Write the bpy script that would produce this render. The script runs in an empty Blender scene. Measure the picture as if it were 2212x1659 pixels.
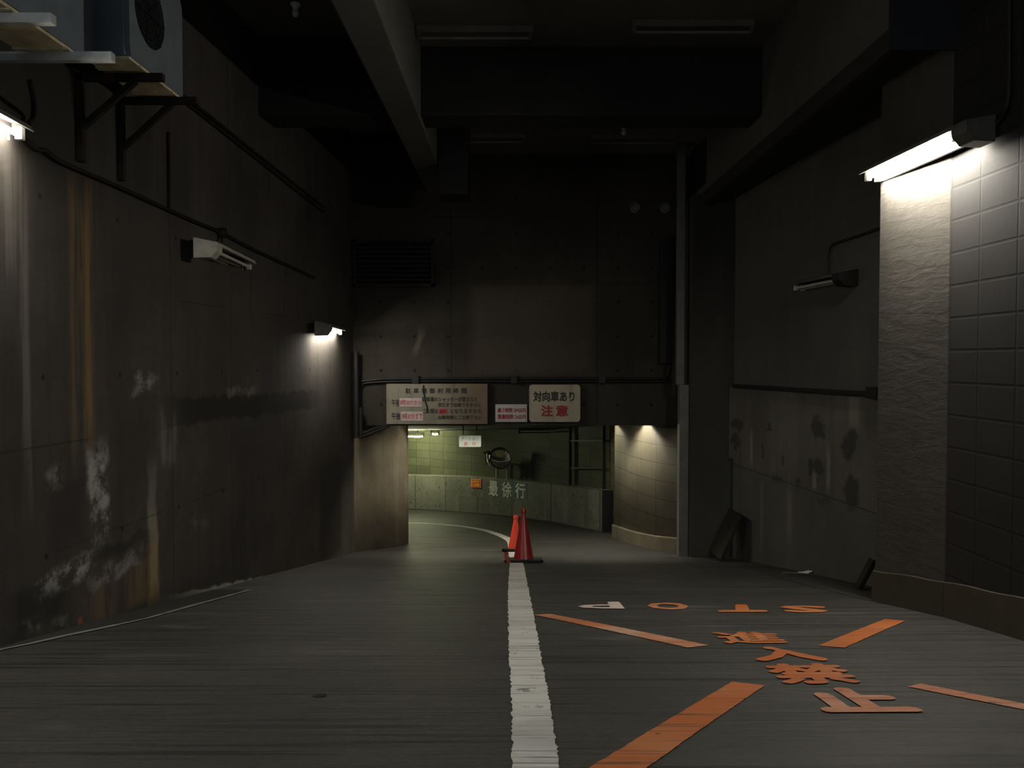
import bpy, math, random
from mathutils import Vector, Matrix
rnd = random.Random(7)
S = bpy.context.scene
COL = S.collection

# ------------------------------------------------------------------ camera
CZ = 1.117                      # camera height above the ramp under it
F = 1720.0                      # focal length in pixels of the 2212 wide frame
PITCH = math.radians(1.72)
cd = bpy.data.cameras.new('camera'); cam = bpy.data.objects.new('camera', cd); COL.objects.link(cam)
cd.sensor_width = 36.0; cd.lens = F / 2212 * 36; cd.clip_start = 0.05; cd.clip_end = 200
cam.location = (0, 0, CZ); cam.rotation_euler = (math.pi / 2 - PITCH, 0, 0)
S.camera = cam
# ------------------------------------------------------------------ world, exposure
w = bpy.data.worlds.new('night'); S.world = w; w.use_nodes = True
w.node_tree.nodes['Background'].inputs[0].default_value = (0.80, 0.90, 1.0, 1)
w.node_tree.nodes['Background'].inputs[1].default_value = 0.28
S.view_settings.view_transform = 'Standard'; S.view_settings.look = 'None'
S.view_settings.gamma = 1.0; S.view_settings.use_curve_mapping = False
S.view_settings.exposure = 0.35
TUBE = 60.0                     # brightness of a burning fluorescent tube

# ------------------------------------------------------------------ measuring helpers
def ray(px, py):
    a = (px - 1106) / F; b = -(py - 829.5) / F
    c, s = math.cos(PITCH), math.sin(PITCH)
    return Vector((a, c + b * s, -s + b * c))
def slope_z(y):
    if y < 3: return -.13 * y
    if y < 6: t = y - 3; return -.39 - .13 * t - .04 / 6 * t * t
    if y < 12.5: return -.84 - .17 * (y - 6)
    if y < 13.5: t = y - 12.5; return -1.945 - .17 * t + .03 * t * t
    return -2.085 - .11 * (y - 13.5)
def hit(px, py, f):                      # first y along the ray where f(point) changes sign
    d = ray(px, py); o = Vector((0, 0, CZ)); t0 = 1.0; a = f(o + d * t0)
    t = t0
    while t < 40:
        t += .05; b = f(o + d * t)
        if (a < 0) != (b < 0):
            lo, hi = t - .05, t
            for _ in range(30):
                m = (lo + hi) / 2
                if (f(o + d * m) < 0) == (a < 0): lo = m
                else: hi = m
            return o + d * lo
    return o + d * 40
def on_floor(px, py): return hit(px, py, lambda p: p.z - slope_z(p.y))
def on_y(px, py, Y): d = ray(px, py); return Vector((0, 0, CZ)) + d * (Y / d.y)
def left_x(y): return -3.526 + .0762 * y
def on_left(px, py, off=0.0): return hit(px, py, lambda p: p.x - left_x(p.y) - off)
def on_x(px, py, X): d = ray(px, py); return Vector((0, 0, CZ)) + d * (X / d.x)
def rec_x(y): return 3.72 - .0974 * (y - 8)      # recessed wall on the right
def on_rec(px, py, off=0.0): return hit(px, py, lambda p: p.x - rec_x(p.y) + off)

# ------------------------------------------------------------------ materials
class NT:
    def __init__(s, name):
        s.m = bpy.data.materials.new(name); s.m.use_nodes = True
        s.t = s.m.node_tree; s.n = s.t.nodes; s.l = s.t.links
        s.bsdf = s.n['Principled BSDF']
        s._co = None
    def link(s, a, b): s.l.new(a, b)
    def put(s, sock, v):
        if v is None: return
        if hasattr(v, 'is_output'): s.l.new(v, sock)
        else:
            if isinstance(v, (tuple, list)) and len(v) == 3 and sock.type == 'RGBA': v = (*v, 1)
            sock.default_value = v
    def co(s):
        if s._co is None:
            t = s.n.new('ShaderNodeTexCoord'); s._co = t.outputs['Object']
            sp = s.n.new('ShaderNodeSeparateXYZ'); s.l.new(s._co, sp.inputs[0]); s.xyz = sp.outputs
        return s._co
    def math(s, op, a, b=None, c=None):
        n = s.n.new('ShaderNodeMath'); n.operation = op
        s.put(n.inputs[0], a); s.put(n.inputs[1], b); s.put(n.inputs[2], c); return n.outputs[0]
    def step(s, v, a, b, lo=0.0, hi=1.0):
        n = s.n.new('ShaderNodeMapRange'); n.interpolation_type = 'SMOOTHSTEP'
        s.put(n.inputs[0], v); n.inputs[1].default_value = a; n.inputs[2].default_value = b
        n.inputs[3].default_value = lo; n.inputs[4].default_value = hi; return n.outputs[0]
    def noise(s, scale=(1, 1, 1), sc=1.0, detail=4, rough=.6, off=(0, 0, 0), dist=0.0):
        mp = s.n.new('ShaderNodeMapping'); s.l.new(s.co(), mp.inputs[0])
        mp.inputs['Scale'].default_value = scale; mp.inputs['Location'].default_value = off
        n = s.n.new('ShaderNodeTexNoise'); s.l.new(mp.outputs[0], n.inputs['Vector'])
        n.inputs['Scale'].default_value = sc; n.inputs['Detail'].default_value = detail
        n.inputs['Roughness'].default_value = rough; n.inputs['Distortion'].default_value = dist
        return n.outputs[0]
    def mix(s, f, a, b, mode='MIX'):
        n = s.n.new('ShaderNodeMix'); n.data_type = 'RGBA'; n.blend_type = mode
        s.put(n.inputs[0], f); s.put(n.inputs[6], a); s.put(n.inputs[7], b); return n.outputs[2]
    def bump(s, h, strength=.3, dist=.01):
        n = s.n.new('ShaderNodeBump'); n.inputs['Strength'].default_value = strength; n.inputs['Distance'].default_value = dist
        s.l.new(h, n.inputs['Height']); s.l.new(n.outputs[0], s.bsdf.inputs['Normal'])
    def out(s, col, rough=.85, spec=.3, metal=0.0):
        s.put(s.bsdf.inputs['Base Color'], col); s.put(s.bsdf.inputs['Roughness'], rough)
        s.bsdf.inputs['Specular IOR Level'].default_value = spec; s.bsdf.inputs['Metallic'].default_value = metal
        return s.m
    def uv(s, axes):
        s.co(); return s.xyz[axes[0]], s.xyz[axes[1]]
    # a mark with a shape of its own: soft box or ellipse in the wall's own coordinates
    def mark(s, axes, u0, v0, a, b, rot=0.0, soft=.4, wob=.1, wsc=3.0, shape='box', streak=None, grain=0.0, seed=0):
        u, v = s.uv(axes)
        du = s.math('SUBTRACT', u, u0); dv = s.math('SUBTRACT', v, v0)
        if wob:
            n1 = s.math('MULTIPLY', s.math('SUBTRACT', s.noise(sc=wsc, detail=5, off=(seed, 3, seed)), .5), 2 * wob)
            n2 = s.math('MULTIPLY', s.math('SUBTRACT', s.noise(sc=wsc, detail=5, off=(9, seed, 1)), .5), 2 * wob)
            du = s.math('ADD', du, n1); dv = s.math('ADD', dv, n2)
        if rot:
            c, q = math.cos(rot), math.sin(rot)
            du, dv = (s.math('ADD', s.math('MULTIPLY', du, c), s.math('MULTIPLY', dv, q)),
                      s.math('SUBTRACT', s.math('MULTIPLY', dv, c), s.math('MULTIPLY', du, q)))
        du = s.math('DIVIDE', s.math('ABSOLUTE', du), a); dv = s.math('DIVIDE', s.math('ABSOLUTE', dv), b)
        d = s.math('MAXIMUM', du, dv) if shape == 'box' else s.math('SQRT', s.math('ADD', s.math('MULTIPLY', du, du), s.math('MULTIPLY', dv, dv)))
        m = s.step(d, 1.0 + soft * .3, 1.0 - soft)
        if streak:
            m = s.math('MULTIPLY', m, s.step(s.noise(scale=streak, sc=1, detail=3, off=(seed, seed, 0)), .35, .62))
        if grain:
            m = s.math('MULTIPLY', m, s.step(s.noise(sc=grain, detail=6, rough=.75, off=(seed, 0, 5)), .42, .60))
        return m
    def line(s, coord, c0, half):             # thin line at coord == c0
        return s.step(s.math('ABSOLUTE', s.math('SUBTRACT', coord, c0)), half, half * .4)

def plain(name, col, rough=.6, metal=0.0, spec=.4, var=.25, sc=6.0, bump=0.0):
    t = NT(name); n = t.noise(sc=sc, detail=5, rough=.65)
    c = t.mix(t.step(n, .3, .75), tuple(x * (1 - var) for x in col), tuple(min(1, x * (1 + var)) for x in col))
    if bump: t.bump(n, bump, .01)
    return t.out(c, rough, spec, metal)

def concrete_cols(t, base, streak_axis=(5, 5, .35), k=1.0):
    big = t.noise(sc=.55, detail=5, rough=.6); fine = t.noise(sc=9, detail=6, rough=.7)
    st = t.noise(scale=streak_axis, sc=1, detail=4, rough=.65)
    d = tuple(x * (1 - .38 * k) for x in base); b = tuple(x * (1 + .3 * k) for x in base)
    c = t.mix(t.step(big, .3, .72), d, b)
    c = t.mix(t.math('MULTIPLY', t.step(st, .5, .75), .45 * k), c, tuple(x * 1.7 for x in base))
    c = t.mix(t.math('MULTIPLY', t.step(st, .46, .26), .5 * k), c, tuple(x * .45 for x in base))
    c = t.mix(t.step(fine, .3, .75, 0, .35), c, tuple(x * .6 for x in base))
    return c, fine

def wall_left_mat():
    t = NT('left_wall_concrete')
    c, fine = concrete_cols(t, (.054, .048, .042), (3, 3, .22))
    Y, Z = t.uv((1, 2)); A = (1, 2)
    def at(px, py): p = on_left(px, py); return p.y, p.z
    def band(px0, py0, px1, py1, col, k, **kw):           # mark filling an upright pixel box on the wall
        y0, z0 = at(px0, (py0 + py1) / 2); y1, z1 = at(px1, (py0 + py1) / 2)
        ym = (y0 + y1) / 2; xm = (px0 + px1) / 2
        zt = at(xm, py0)[1]; zb = at(xm, py1)[1]
        nonlocal c
        m = t.mark(A, ym, (zt + zb) / 2, abs(y1 - y0) / 2, abs(zt - zb) / 2, **kw)
        c = t.mix(t.math('MULTIPLY', m, k), c, col)
    def sl(px0, py0, px1, py1, half, col, k, **kw):       # sloping mark between two pixels
        nonlocal c
        y0, z0 = at(px0, py0); y1, z1 = at(px1, py1)
        L = math.hypot(y1 - y0, z1 - z0) / 2
        m = t.mark(A, (y0 + y1) / 2, (z0 + z1) / 2, L, half, rot=math.atan2(z1 - z0, y1 - y0), **kw)
        c = t.mix(t.math('MULTIPLY', m, k), c, col)
    ochre = (.20, .125, .045); pale = (.22, .205, .18); white = (.34, .33, .30); dark = (.018, .016, .014)
    # yellow brown runs
    band(150, 370, 205, 1010, ochre, .5, soft=.35, wob=.03, streak=(14, 14, .5), seed=1)
    band(176, 420, 196, 960, (.24, .155, .05), .5, soft=.5, wob=.03, streak=(9, 20, .6), seed=2)
    band(318, 1160, 345, 1310, ochre, .6, soft=.5, wob=.05, seed=3)
    band(190, 1230, 330, 1330, (.16, .11, .05), .6, soft=.5, wob=.08, streak=(8, 9, 1), seed=4)
    # pale runs
    band(42, 380, 66, 1120, pale, .45, soft=.7, wob=.02, streak=(14, 10, .5), seed=5)
    band(0, 320, 60, 620, pale, .35, soft=.5, wob=.03, streak=(14, 14, .3), seed=6)
    band(345, 880, 385, 1015, pale, .55, soft=.5, wob=.08, streak=(9, 9, .8), seed=7)
    band(318, 985, 340, 1170, pale, .5, soft=.6, wob=.06, seed=8)
    band(322, 1090, 342, 1290, (.27, .22, .13), .65, soft=.6, wob=.06, seed=81)
    band(285, 805, 340, 850, white, .6, soft=.8, wob=.2, wsc=5, grain=5, seed=9)
    band(475, 840, 560, 870, pale, .5, soft=.8, wob=.15, wsc=5, grain=5, seed=10)
    # white efflorescence
    band(186, 950, 240, 1190, white, .85, soft=.5, wob=.12, wsc=4, grain=5, seed=11)
    sl(60, 1295, 215, 1195, .085, white, .9, soft=.7, wob=.13, wsc=5, grain=6, seed=12)
    sl(185, 1270, 315, 1190, .085, pale, .8, soft=.6, wob=.10, wsc=5, grain=5, seed=13)
    band(95, 1010, 140, 1070, white, .5, soft=.8, wob=.15, wsc=5, grain=7, seed=14)
    band(55, 1330, 90, 1372, white, .7, soft=.8, wob=.12, wsc=6, grain=7, seed=15)
    band(110, 1325, 150, 1360, white, .55, soft=.8, wob=.12, wsc=6, grain=7, seed=16)
    band(168, 1330, 180, 1350, (.30, .08, .05), .8, soft=.6, wob=.05, seed=17)
    sl(372, 1292, 640, 1234, .03, white, .75, soft=.8, wob=.05, wsc=7, seed=18)
    band(405, 1120, 450, 1150, pale, .3, soft=.8, wob=.15, wsc=4, grain=6, seed=19)
    # damp dark bands
    sl(345, 893, 690, 862, .14, dark, .92, soft=.35, wob=.11, wsc=4, seed=20)
    sl(0, 1350, 160, 1300, .20, dark, .7, soft=.6, wob=.15, wsc=3, seed=21)
    band(170, 1170, 330, 1200, dark, .55, soft=.7, wob=.12, seed=22)
    band(105, 1030, 190, 1180, dark, .5, soft=.7, wob=.2, wsc=2, seed=23)
    band(240, 850, 340, 1100, dark, .35, soft=.8, wob=.2, wsc=2, seed=24)
    band(690, 985, 738, 1210, dark, .6, soft=.15, wob=.02, seed=25)
    # formwork joints
    jt = None
    for px in (365, 500, 616, 687):
        y = at(px, 900 if px > 400 else 400)[0]
        l = t.line(Y, y, .013); jt = l if jt is None else t.math('MAXIMUM', jt, l)
    for (px, py) in ((55, 600), (100, 1198), (470, 672), (720, 862)):
        z = at(px, py)[1]; l = t.math('MULTIPLY', t.line(Z, z, .010), t.step(t.noise(sc=.8, off=(px, 0, 0)), .50, .62))
        jt = t.math('MAXIMUM', jt, l)
    c = t.mix(t.math('MULTIPLY', jt, .5), c, (.012, .011, .010))
    # form tie holes
    fy = t.math('PINGPONG', t.math('ADD', Y, .1), .45); fz = t.math('PINGPONG', t.math('ADD', Z, .2), .6)
    d = t.math('SQRT', t.math('ADD', t.math('POWER', fy, 2), t.math('POWER', fz, 2)))
    c = t.mix(t.math('MULTIPLY', t.step(d, .026, .014), .8), c, (.01, .009, .008))
    t.bump(fine, .35, .01)
    return t.out(c, .88, .25)

def back_wall_mat():
    t = NT('back_wall_concrete')
    c, fine = concrete_cols(t, (.037, .033, .027), (2.2, 2, .35), .8)
    X, Z = t.uv((0, 2))
    p0 = on_y(1042, 653, 12.8); dx = .5435; dz = .548
    fx = t.math('PINGPONG', t.math('SUBTRACT', X, p0.x), dx / 2); fz = t.math('PINGPONG', t.math('SUBTRACT', Z, p0.z), dz / 2)
    d = t.math('SQRT', t.math('ADD', t.math('POWER', fx, 2), t.math('POWER', fz, 2)))
    c = t.mix(t.math('MULTIPLY', t.step(d, .034, .016), .85), c, (.006, .006, .006))
    for (px, py, wob) in ((975, 0, 0), (1290, 0, 0)):
        c = t.mix(t.math('MULTIPLY', t.line(X, on_y(px, 600, 12.8).x, .012), .7), c, (.008, .008, .008))
    for py in (612, 468):
        c = t.mix(t.math('MULTIPLY', t.line(Z, on_y(1000, py, 12.8).z, .010), .45), c, (.008, .008, .008))
    a = on_y(1010, 610, 12.8); b = on_y(1290, 815, 12.8)
    c = t.mix(t.math('MULTIPLY', t.mark((0, 2), (a.x + b.x) / 2, (a.z + b.z) / 2, (b.x - a.x) / 2, (a.z - b.z) / 2, soft=.2, wob=.03), .35), c, (.105, .088, .066))
    a = on_y(905, 740, 12.8)
    c = t.mix(t.math('MULTIPLY', t.mark((0, 2), a.x, a.z, .06, .25, rot=-.3, soft=.8, wob=.08, seed=3), .5), c, (.12, .11, .09))
    t.bump(fine, .3, .01)
    return t.out(c, .9, .2)

def block_mat(name, base, joint, axes, bw, bh, u0, v0, half=.007, rough=.8, var=.25, plinth=None):
    t = NT(name)
    u, v = t.uv(axes)
    c, fine = concrete_cols(t, base, (2, 2, .5), .7)
    cu = t.math('FLOOR', t.math('DIVIDE', t.math('SUBTRACT', u, u0), bw)); cv = t.math('FLOOR', t.math('DIVIDE', t.math('SUBTRACT', v, v0), bh))
    wn = t.n.new('ShaderNodeTexWhiteNoise'); wn.noise_dimensions = '2D'
    cb = t.n.new('ShaderNodeCombineXYZ'); t.l.new(cu, cb.inputs[0]); t.l.new(cv, cb.inputs[1]); t.l.new(cb.outputs[0], wn.inputs['Vector'])
    c = t.mix(t.math('MULTIPLY', wn.outputs['Value'], var), c, tuple(x * .45 for x in base))
    fu = t.math('PINGPONG', t.math('SUBTRACT', u, u0), bw / 2); fv = t.math('PINGPONG', t.math('SUBTRACT', v, v0), bh / 2)
    j = t.math('MAXIMUM', t.step(fu, half, half * .4), t.step(fv, half, half * .4))
    if plinth is not None:
        j = t.math('MULTIPLY', j, t.step(v, plinth, plinth + .01))
    c = t.mix(t.math('MULTIPLY', j, .9), c, joint)
    h = t.math('SUBTRACT', t.math('MULTIPLY', fine, .25), t.math('MULTIPLY', j, .25))
    t.bump(h, .35, .012)
    return t.out(c, rough, .25)

def floor_mat():
    t = NT('ramp_concrete')
    c, fine = concrete_cols(t, (.048, .0455, .040), (.25, 3.2, 3.2), .7)
    gr = t.noise(scale=(1.0, 17, 17), sc=1, detail=5, rough=.75, dist=.3)            # broom grooves across the ramp
    c = t.mix(t.step(gr, .53, .66, 0, .7), c, (.022, .022, .020))
    g2 = t.noise(scale=(.5, 30, 30), sc=1, detail=4, rough=.6, off=(4, 0, 0))
    c = t.mix(t.step(g2, .54, .60, 0, .95), c, (.008, .008, .0075))
    gn = t.noise(scale=(1, 2.2, 1), sc=26, detail=4, rough=.7, off=(1, 8, 0))
    c = t.mix(t.step(gn, .42, .66, 0, .55), c, (.020, .020, .018)); c = t.mix(t.step(gn, .44, .30, 0, .4), c, (.085, .082, .072))
    big = t.noise(sc=.9, detail=5, rough=.65, off=(3, 1, 0))
    c = t.mix(t.step(big, .52, .72, 0, .55), c, (.030, .030, .028))
    pal = t.noise(scale=(1, 5, 1), sc=.8, detail=4, off=(7, 2, 0))
    c = t.mix(t.step(pal, .58, .75, 0, .5), c, (.12, .118, .105))
    t.bump(t.math('SUBTRACT', fine, t.math('MULTIPLY', t.step(gr, .48, .66), .9)), .45, .008)
    return t.out(c, .62, .35)

def paint_mat(name, col, worn, under=(.05, .05, .046), wk=.62, groove=True, rough=.5):
    t = NT(name)
    n = t.noise(sc=7, detail=6, rough=.7); b = t.noise(scale=(1, 2.2, 1), sc=1.3, detail=4, off=(2, 5, 0))
    c = t.mix(t.step(b, .42, .68), col, worn)
    if groove:
        g = t.noise(scale=(.8, 42, 42), sc=1, detail=4, rough=.7)
        c = t.mix(t.step(g, .54, .62, 0, .75), c, under)
    c = t.mix(t.step(n, wk, wk + .08, 0, .8), c, under)
    t.bump(n, .2, .004)
    return t.out(c, rough, .4)

M = {}
M['left'] = wall_left_mat(); M['back'] = back_wall_mat(); M['floor'] = floor_mat()
def cmat(name, base, axis=(3, 3, .3), k=.8, rough=.88):
    t = NT(name); c, fine = concrete_cols(t, base, axis, k); t.bump(fine, .3, .01); return t.out(c, rough, .22)
M['ceil'] = cmat('ceiling_concrete', (.10, .097, .085), (1.5, 1.5, 1.5), .5)
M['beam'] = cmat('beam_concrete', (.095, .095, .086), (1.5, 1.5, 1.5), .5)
M['dark_beam'] = cmat('dark_beam_concrete', (.016, .016, .015), (1.5, 1.5, 1.5), .5)  # cross beams get a far darker tone than the long beam
M['upper'] = cmat('plastered_wall', (.085, .08, .071), (2, 2, .4), .5)
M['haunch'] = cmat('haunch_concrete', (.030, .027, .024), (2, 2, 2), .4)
M['tunnel_ceil'] = cmat('tunnel_ceiling_concrete', (.08, .08, .07), (1.5, 1.5, 1.5), .5)
M['column'] = cmat('column_concrete', (.21, .18, .13), (5, 5, .3), 1.15)
M['niche'] = cmat('niche_concrete', (.045, .044, .038), (3, 3, .4), .5)
M['steel_post'] = plain('grey_painted_steel', (.11, .11, .105), .5, 0, .4, .2)
M['black'] = plain('black_paint', (.008, .008, .008), .6, 0, .3, .3)
M['cable'] = plain('black_cable', (.012, .012, .012), .55, 0, .3, .3)
M['grey_cable'] = plain('grey_conduit', (.05, .05, .05), .5, 0, .4, .3)
M['rust'] = plain('rusty_dark_steel', (.022, .016, .012), .7, .2, .3, .4)
M['galv'] = plain('galvanised_steel', (.50, .52, .52), .45, .3, .5, .2)
M['white_metal'] = plain('white_enamel', (.62, .61, .56), .4, 0, .5, .12)
M['hood'] = plain('dirty_lamp_hood', (.14, .135, .12), .5, 0, .4, .2)
M['cap'] = plain('vent_cap_grey', (.12, .125, .12), .6, 0, .3, .2)
M['dull_metal'] = plain('dusty_enamel', (.42, .40, .34), .55, 0, .35, .25)
M['grey_metal'] = plain('grey_dirty_enamel', (.075, .072, .06), .55, 0, .35, .25)
M['socket'] = plain('socket_plastic', (.6, .6, .57), .5)
M['tube_dusty'] = plain('dusty_dead_tube', (.13, .125, .11), .6, 0, .3, .2)
M['tube_off'] = plain('dead_tube_glass', (.52, .50, .44), .25, 0, .5, .1)
M['ac'] = plain('air_conditioner_enamel', (.15, .175, .20), .5, 0, .4, .12)
M['ac_dark'] = plain('air_conditioner_dark_plastic', (.012, .013, .015), .6, 0, .3, .2)
M['ac_under'] = plain('air_conditioner_base_pan', (.72, .62, .40), .6, 0, .3, .4, 3)
def emit_mat(name, col, k):
    t = NT(name); t.bsdf.inputs['Emission Color'].default_value = (*col, 1); t.bsdf.inputs['Emission Strength'].default_value = k
    return t.out((.8, .8, .8), .4)
M['tube'] = emit_mat('burning_tube', (1.0, .93, .80), TUBE * 1.8)
M['tube_new'] = emit_mat('burning_new_tube', (1.0, .94, .82), TUBE * 4.6)
M['tube_green'] = emit_mat('burning_greenish_tube', (.97, 1.0, .60), TUBE * 5.5)
M['tube_low'] = emit_mat('burning_dim_tunnel_tube', (1.0, .95, .74), TUBE * 1.2)
M['tube_tunnel'] = emit_mat('burning_tunnel_tube', (1.0, .93, .74), TUBE * 2.9)

def aged_panel(name, base, stain, u_dark=None):
    t = NT(name); n = t.noise(sc=3, detail=6, rough=.7); v = t.noise(scale=(6, 1, .8), sc=1, detail=4)
    c = t.mix(t.step(n, .42, .75, 0, .7), base, stain)
    c = t.mix(t.step(v, .52, .75, 0, .5), c, tuple(x * .55 for x in stain))
    if u_dark:
        X, Z = t.uv((0, 2)); x0, x1, col, k = u_dark
        c = t.mix(t.step(X, x0, x1, 0, k), c, col)
    return t.out(c, .55, .35)

# ------------------------------------------------------------------ mesh helpers
class MB:
    def __init__(s): s.v = []; s.f = []; s.mi = []; s.cur = 0
    def add(s, vs, fs):
        b = len(s.v); s.v += [Vector(p) for p in vs]; s.f += [[b + i for i in f] for f in fs]; s.mi += [s.cur] * len(fs); return s
    def box(s, x0, x1, y0, y1, z0, z1):
        p = [(x, y, z) for z in (z0, z1) for y in (y0, y1) for x in (x0, x1)]
        return s.add(p, [(0, 2, 3, 1), (4, 5, 7, 6), (0, 1, 5, 4), (2, 6, 7, 3), (0, 4, 6, 2), (1, 3, 7, 5)])
    def hexa(s, p):      # 8 corners: bottom 4 counter clockwise, top 4
        return s.add(p, [(3, 2, 1, 0), (4, 5, 6, 7), (0, 1, 5, 4), (1, 2, 6, 5), (2, 3, 7, 6), (3, 0, 4, 7)])
    def prism(s, poly, a, b):   # polygon (list of 3D points) extruded by vector b-a
        n = len(poly); d = Vector(b) - Vector(a); P = [Vector(p) for p in poly]
        return s.add(P + [p + d for p in P], [list(range(n))[::-1], list(range(n, 2 * n))] + [(i, (i + 1) % n, n + (i + 1) % n, n + i) for i in range(n)])
    def bar(s, a, b, wx, wz, up=(0, 0, 1)):
        a, b = Vector(a), Vector(b); d = (b - a).normalized(); u = Vector(up)
        r = d.cross(u).normalized(); u = r.cross(d).normalized()
        o = [r * (-wx / 2) + u * (-wz / 2), r * (wx / 2) + u * (-wz / 2), r * (wx / 2) + u * (wz / 2), r * (-wx / 2) + u * (wz / 2)]
        return s.add([a + q for q in o] + [b + q for q in o], [(3, 2, 1, 0), (4, 5, 6, 7), (0, 1, 5, 4), (1, 2, 6, 5), (2, 3, 7, 6), (3, 0, 4, 7)])
    def tube(s, path, r, n=10, caps=True):
        P = [Vector(p) for p in path]; rings = []; ref = None
        for i, p in enumerate(P):
            d = (P[min(i + 1, len(P) - 1)] - P[max(i - 1, 0)]).normalized()
            if ref is None: ref = Vector((0, 0, 1)) if abs(d.z) < .9 else Vector((1, 0, 0))
            a = d.cross(ref).normalized(); b = a.cross(d).normalized(); ref = b
            rr = r[i] if isinstance(r, (list, tuple)) else r
            rings.append([p + (a * math.cos(t) + b * math.sin(t)) * rr for t in [2 * math.pi * k / n for k in range(n)]])
        vs = [q for g in rings for q in g]; fs = []
        for i in range(len(P) - 1):
            for k in range(n):
                fs.append((i * n + k, i * n + (k + 1) % n, (i + 1) * n + (k + 1) % n, (i + 1) * n + k))
        if caps: fs += [list(range(n))[::-1], [(len(P) - 1) * n + k for k in range(n)]]
        return s.add(vs, fs)
    def lathe(s, prof, n=32, c=(0, 0, 0), M4=None, close=False):
        vs = []
        for (r, z) in prof:
            for k in range(n):
                t = 2 * math.pi * k / n; p = Vector((r * math.cos(t), r * math.sin(t), z))
                vs.append((M4 @ p if M4 else p) + Vector(c))
        fs = [(i * n + k, i * n + (k + 1) % n, (i + 1) * n + (k + 1) % n, (i + 1) * n + k) for i in range(len(prof) - 1) for k in range(n)]
        fs += [list(range(n))[::-1], [(len(prof) - 1) * n + k for k in range(n)]]
        return s.add(vs, fs)
    def grid(s, fn, nu, nv):
        vs = [fn(i / nu, j / nv) for j in range(nv + 1) for i in range(nu + 1)]
        return s.add(vs, [(j * (nu + 1) + i, j * (nu + 1) + i + 1, (j + 1) * (nu + 1) + i + 1, (j + 1) * (nu + 1) + i) for j in range(nv) for i in range(nu)])
    def weld(s):
        ix = {}; mp = []; nv = []
        for p in s.v:
            k = (round(p.x, 5), round(p.y, 5), round(p.z, 5))
            if k not in ix: ix[k] = len(nv); nv.append(p)
            mp.append(ix[k])
        s.v = nv; s.f = [[mp[i] for i in f] for f in s.f]
    def build(s, name, mat, parent=None, loc=None, smooth=False, bevel=0.0, label=None, solid=0.0):
        if smooth: s.weld()
        me = bpy.data.meshes.new(name); base = Vector(loc) if loc is not None else Vector((0, 0, 0))
        me.from_pydata([v - base for v in s.v], [], s.f)
        for m in (mat if isinstance(mat, list) else [mat]): me.materials.append(m)
        if isinstance(mat, list): me.polygons.foreach_set('material_index', s.mi)
        if smooth: me.polygons.foreach_set('use_smooth', [True] * len(me.polygons))
        me.validate(); me.update()
        o = bpy.data.objects.new(name, me); COL.objects.link(o)
        o.location = base
        if parent is not None: o.parent = parent
        if smooth:
            try: me.set_sharp_from_angle(angle=math.radians(40))
            except Exception: pass
        if solid:
            m = o.modifiers.new('Solidify', 'SOLIDIFY'); m.thickness = solid; m.offset = -1
        if bevel:
            m = o.modifiers.new('Bevel', 'BEVEL'); m.width = bevel; m.segments = 2; m.limit_method = 'ANGLE'
        if label: o['label'] = label
        return o
def tag(o, label, cat, group=None):
    o['label'] = label; o['category'] = cat
    if group: o['group'] = group
    return o
def thing(name, label, cat, loc=(0, 0, 0), group=None, rot=None):
    o = bpy.data.objects.new(name, None); COL.objects.link(o); o.location = loc; o.empty_display_size = .1
    if rot is not None: o.rotation_euler = rot
    return tag(o, label, cat, group)
def struct(o): o['kind'] = 'structure'; return o
def wpart(mb, name, mat, parent, **kw):      # mesh given in world coordinates under an unrotated Empty
    for i, v in enumerate(mb.v): mb.v[i] = v - parent.location
    return mb.build(name, mat, parent, **kw)

_g = {}
def glyphs(text):
    key = text
    if key in _g: return _g[key]
    c = bpy.data.curves.new('lettering', 'FONT'); c.body = text; c.resolution_u = 2
    o = bpy.data.objects.new('lettering', c); COL.objects.link(o)
    dg = bpy.context.evaluated_depsgraph_get(); dg.update(); e = o.evaluated_get(dg); m = e.to_mesh()
    vs = [(v.co.x, v.co.y) for v in m.vertices]; fs = [list(p.vertices) for p in m.polygons]
    e.to_mesh_clear(); bpy.data.objects.remove(o); bpy.data.curves.remove(c)
    x0 = min(a for a, b in vs); x1 = max(a for a, b in vs); y0 = min(b for a, b in vs); y1 = max(b for a, b in vs)
    _g[key] = ([((a - x0) / (x1 - x0), (b - y0) / (y1 - y0)) for a, b in vs], fs, x1 - x0, y1 - y0)
    return _g[key]
def letter_map(mb, text, fn, bold=.02):      # fn(u, v) -> point; heavier strokes by laying the strokes side by side
    vs, fs, w_, h_ = glyphs(text)
    nr = (fn(1, 0) - fn(0, 0)).cross(fn(0, 1) - fn(0, 0)).normalized()
    bu, bv = bold / w_, bold / h_; ring = [(0, 0)] + [(math.cos(t), math.sin(t)) for t in [math.pi / 4 * k for k in range(8)]]
    if bold < .006: ring = ring[:1]
    for i, (a, b) in enumerate(ring):
        mb.add([fn(bu + (1 - 2 * bu) * u + a * bu, bv + (1 - 2 * bv) * v + b * bv) + nr * (.00012 * i) for u, v in vs], fs)
    return mb
def quad_map(tl, tr, br, bl):
    return lambda u, v: (Vector(bl) * (1 - u) + Vector(br) * u) * (1 - v) + (Vector(tl) * (1 - u) + Vector(tr) * u) * v

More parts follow.
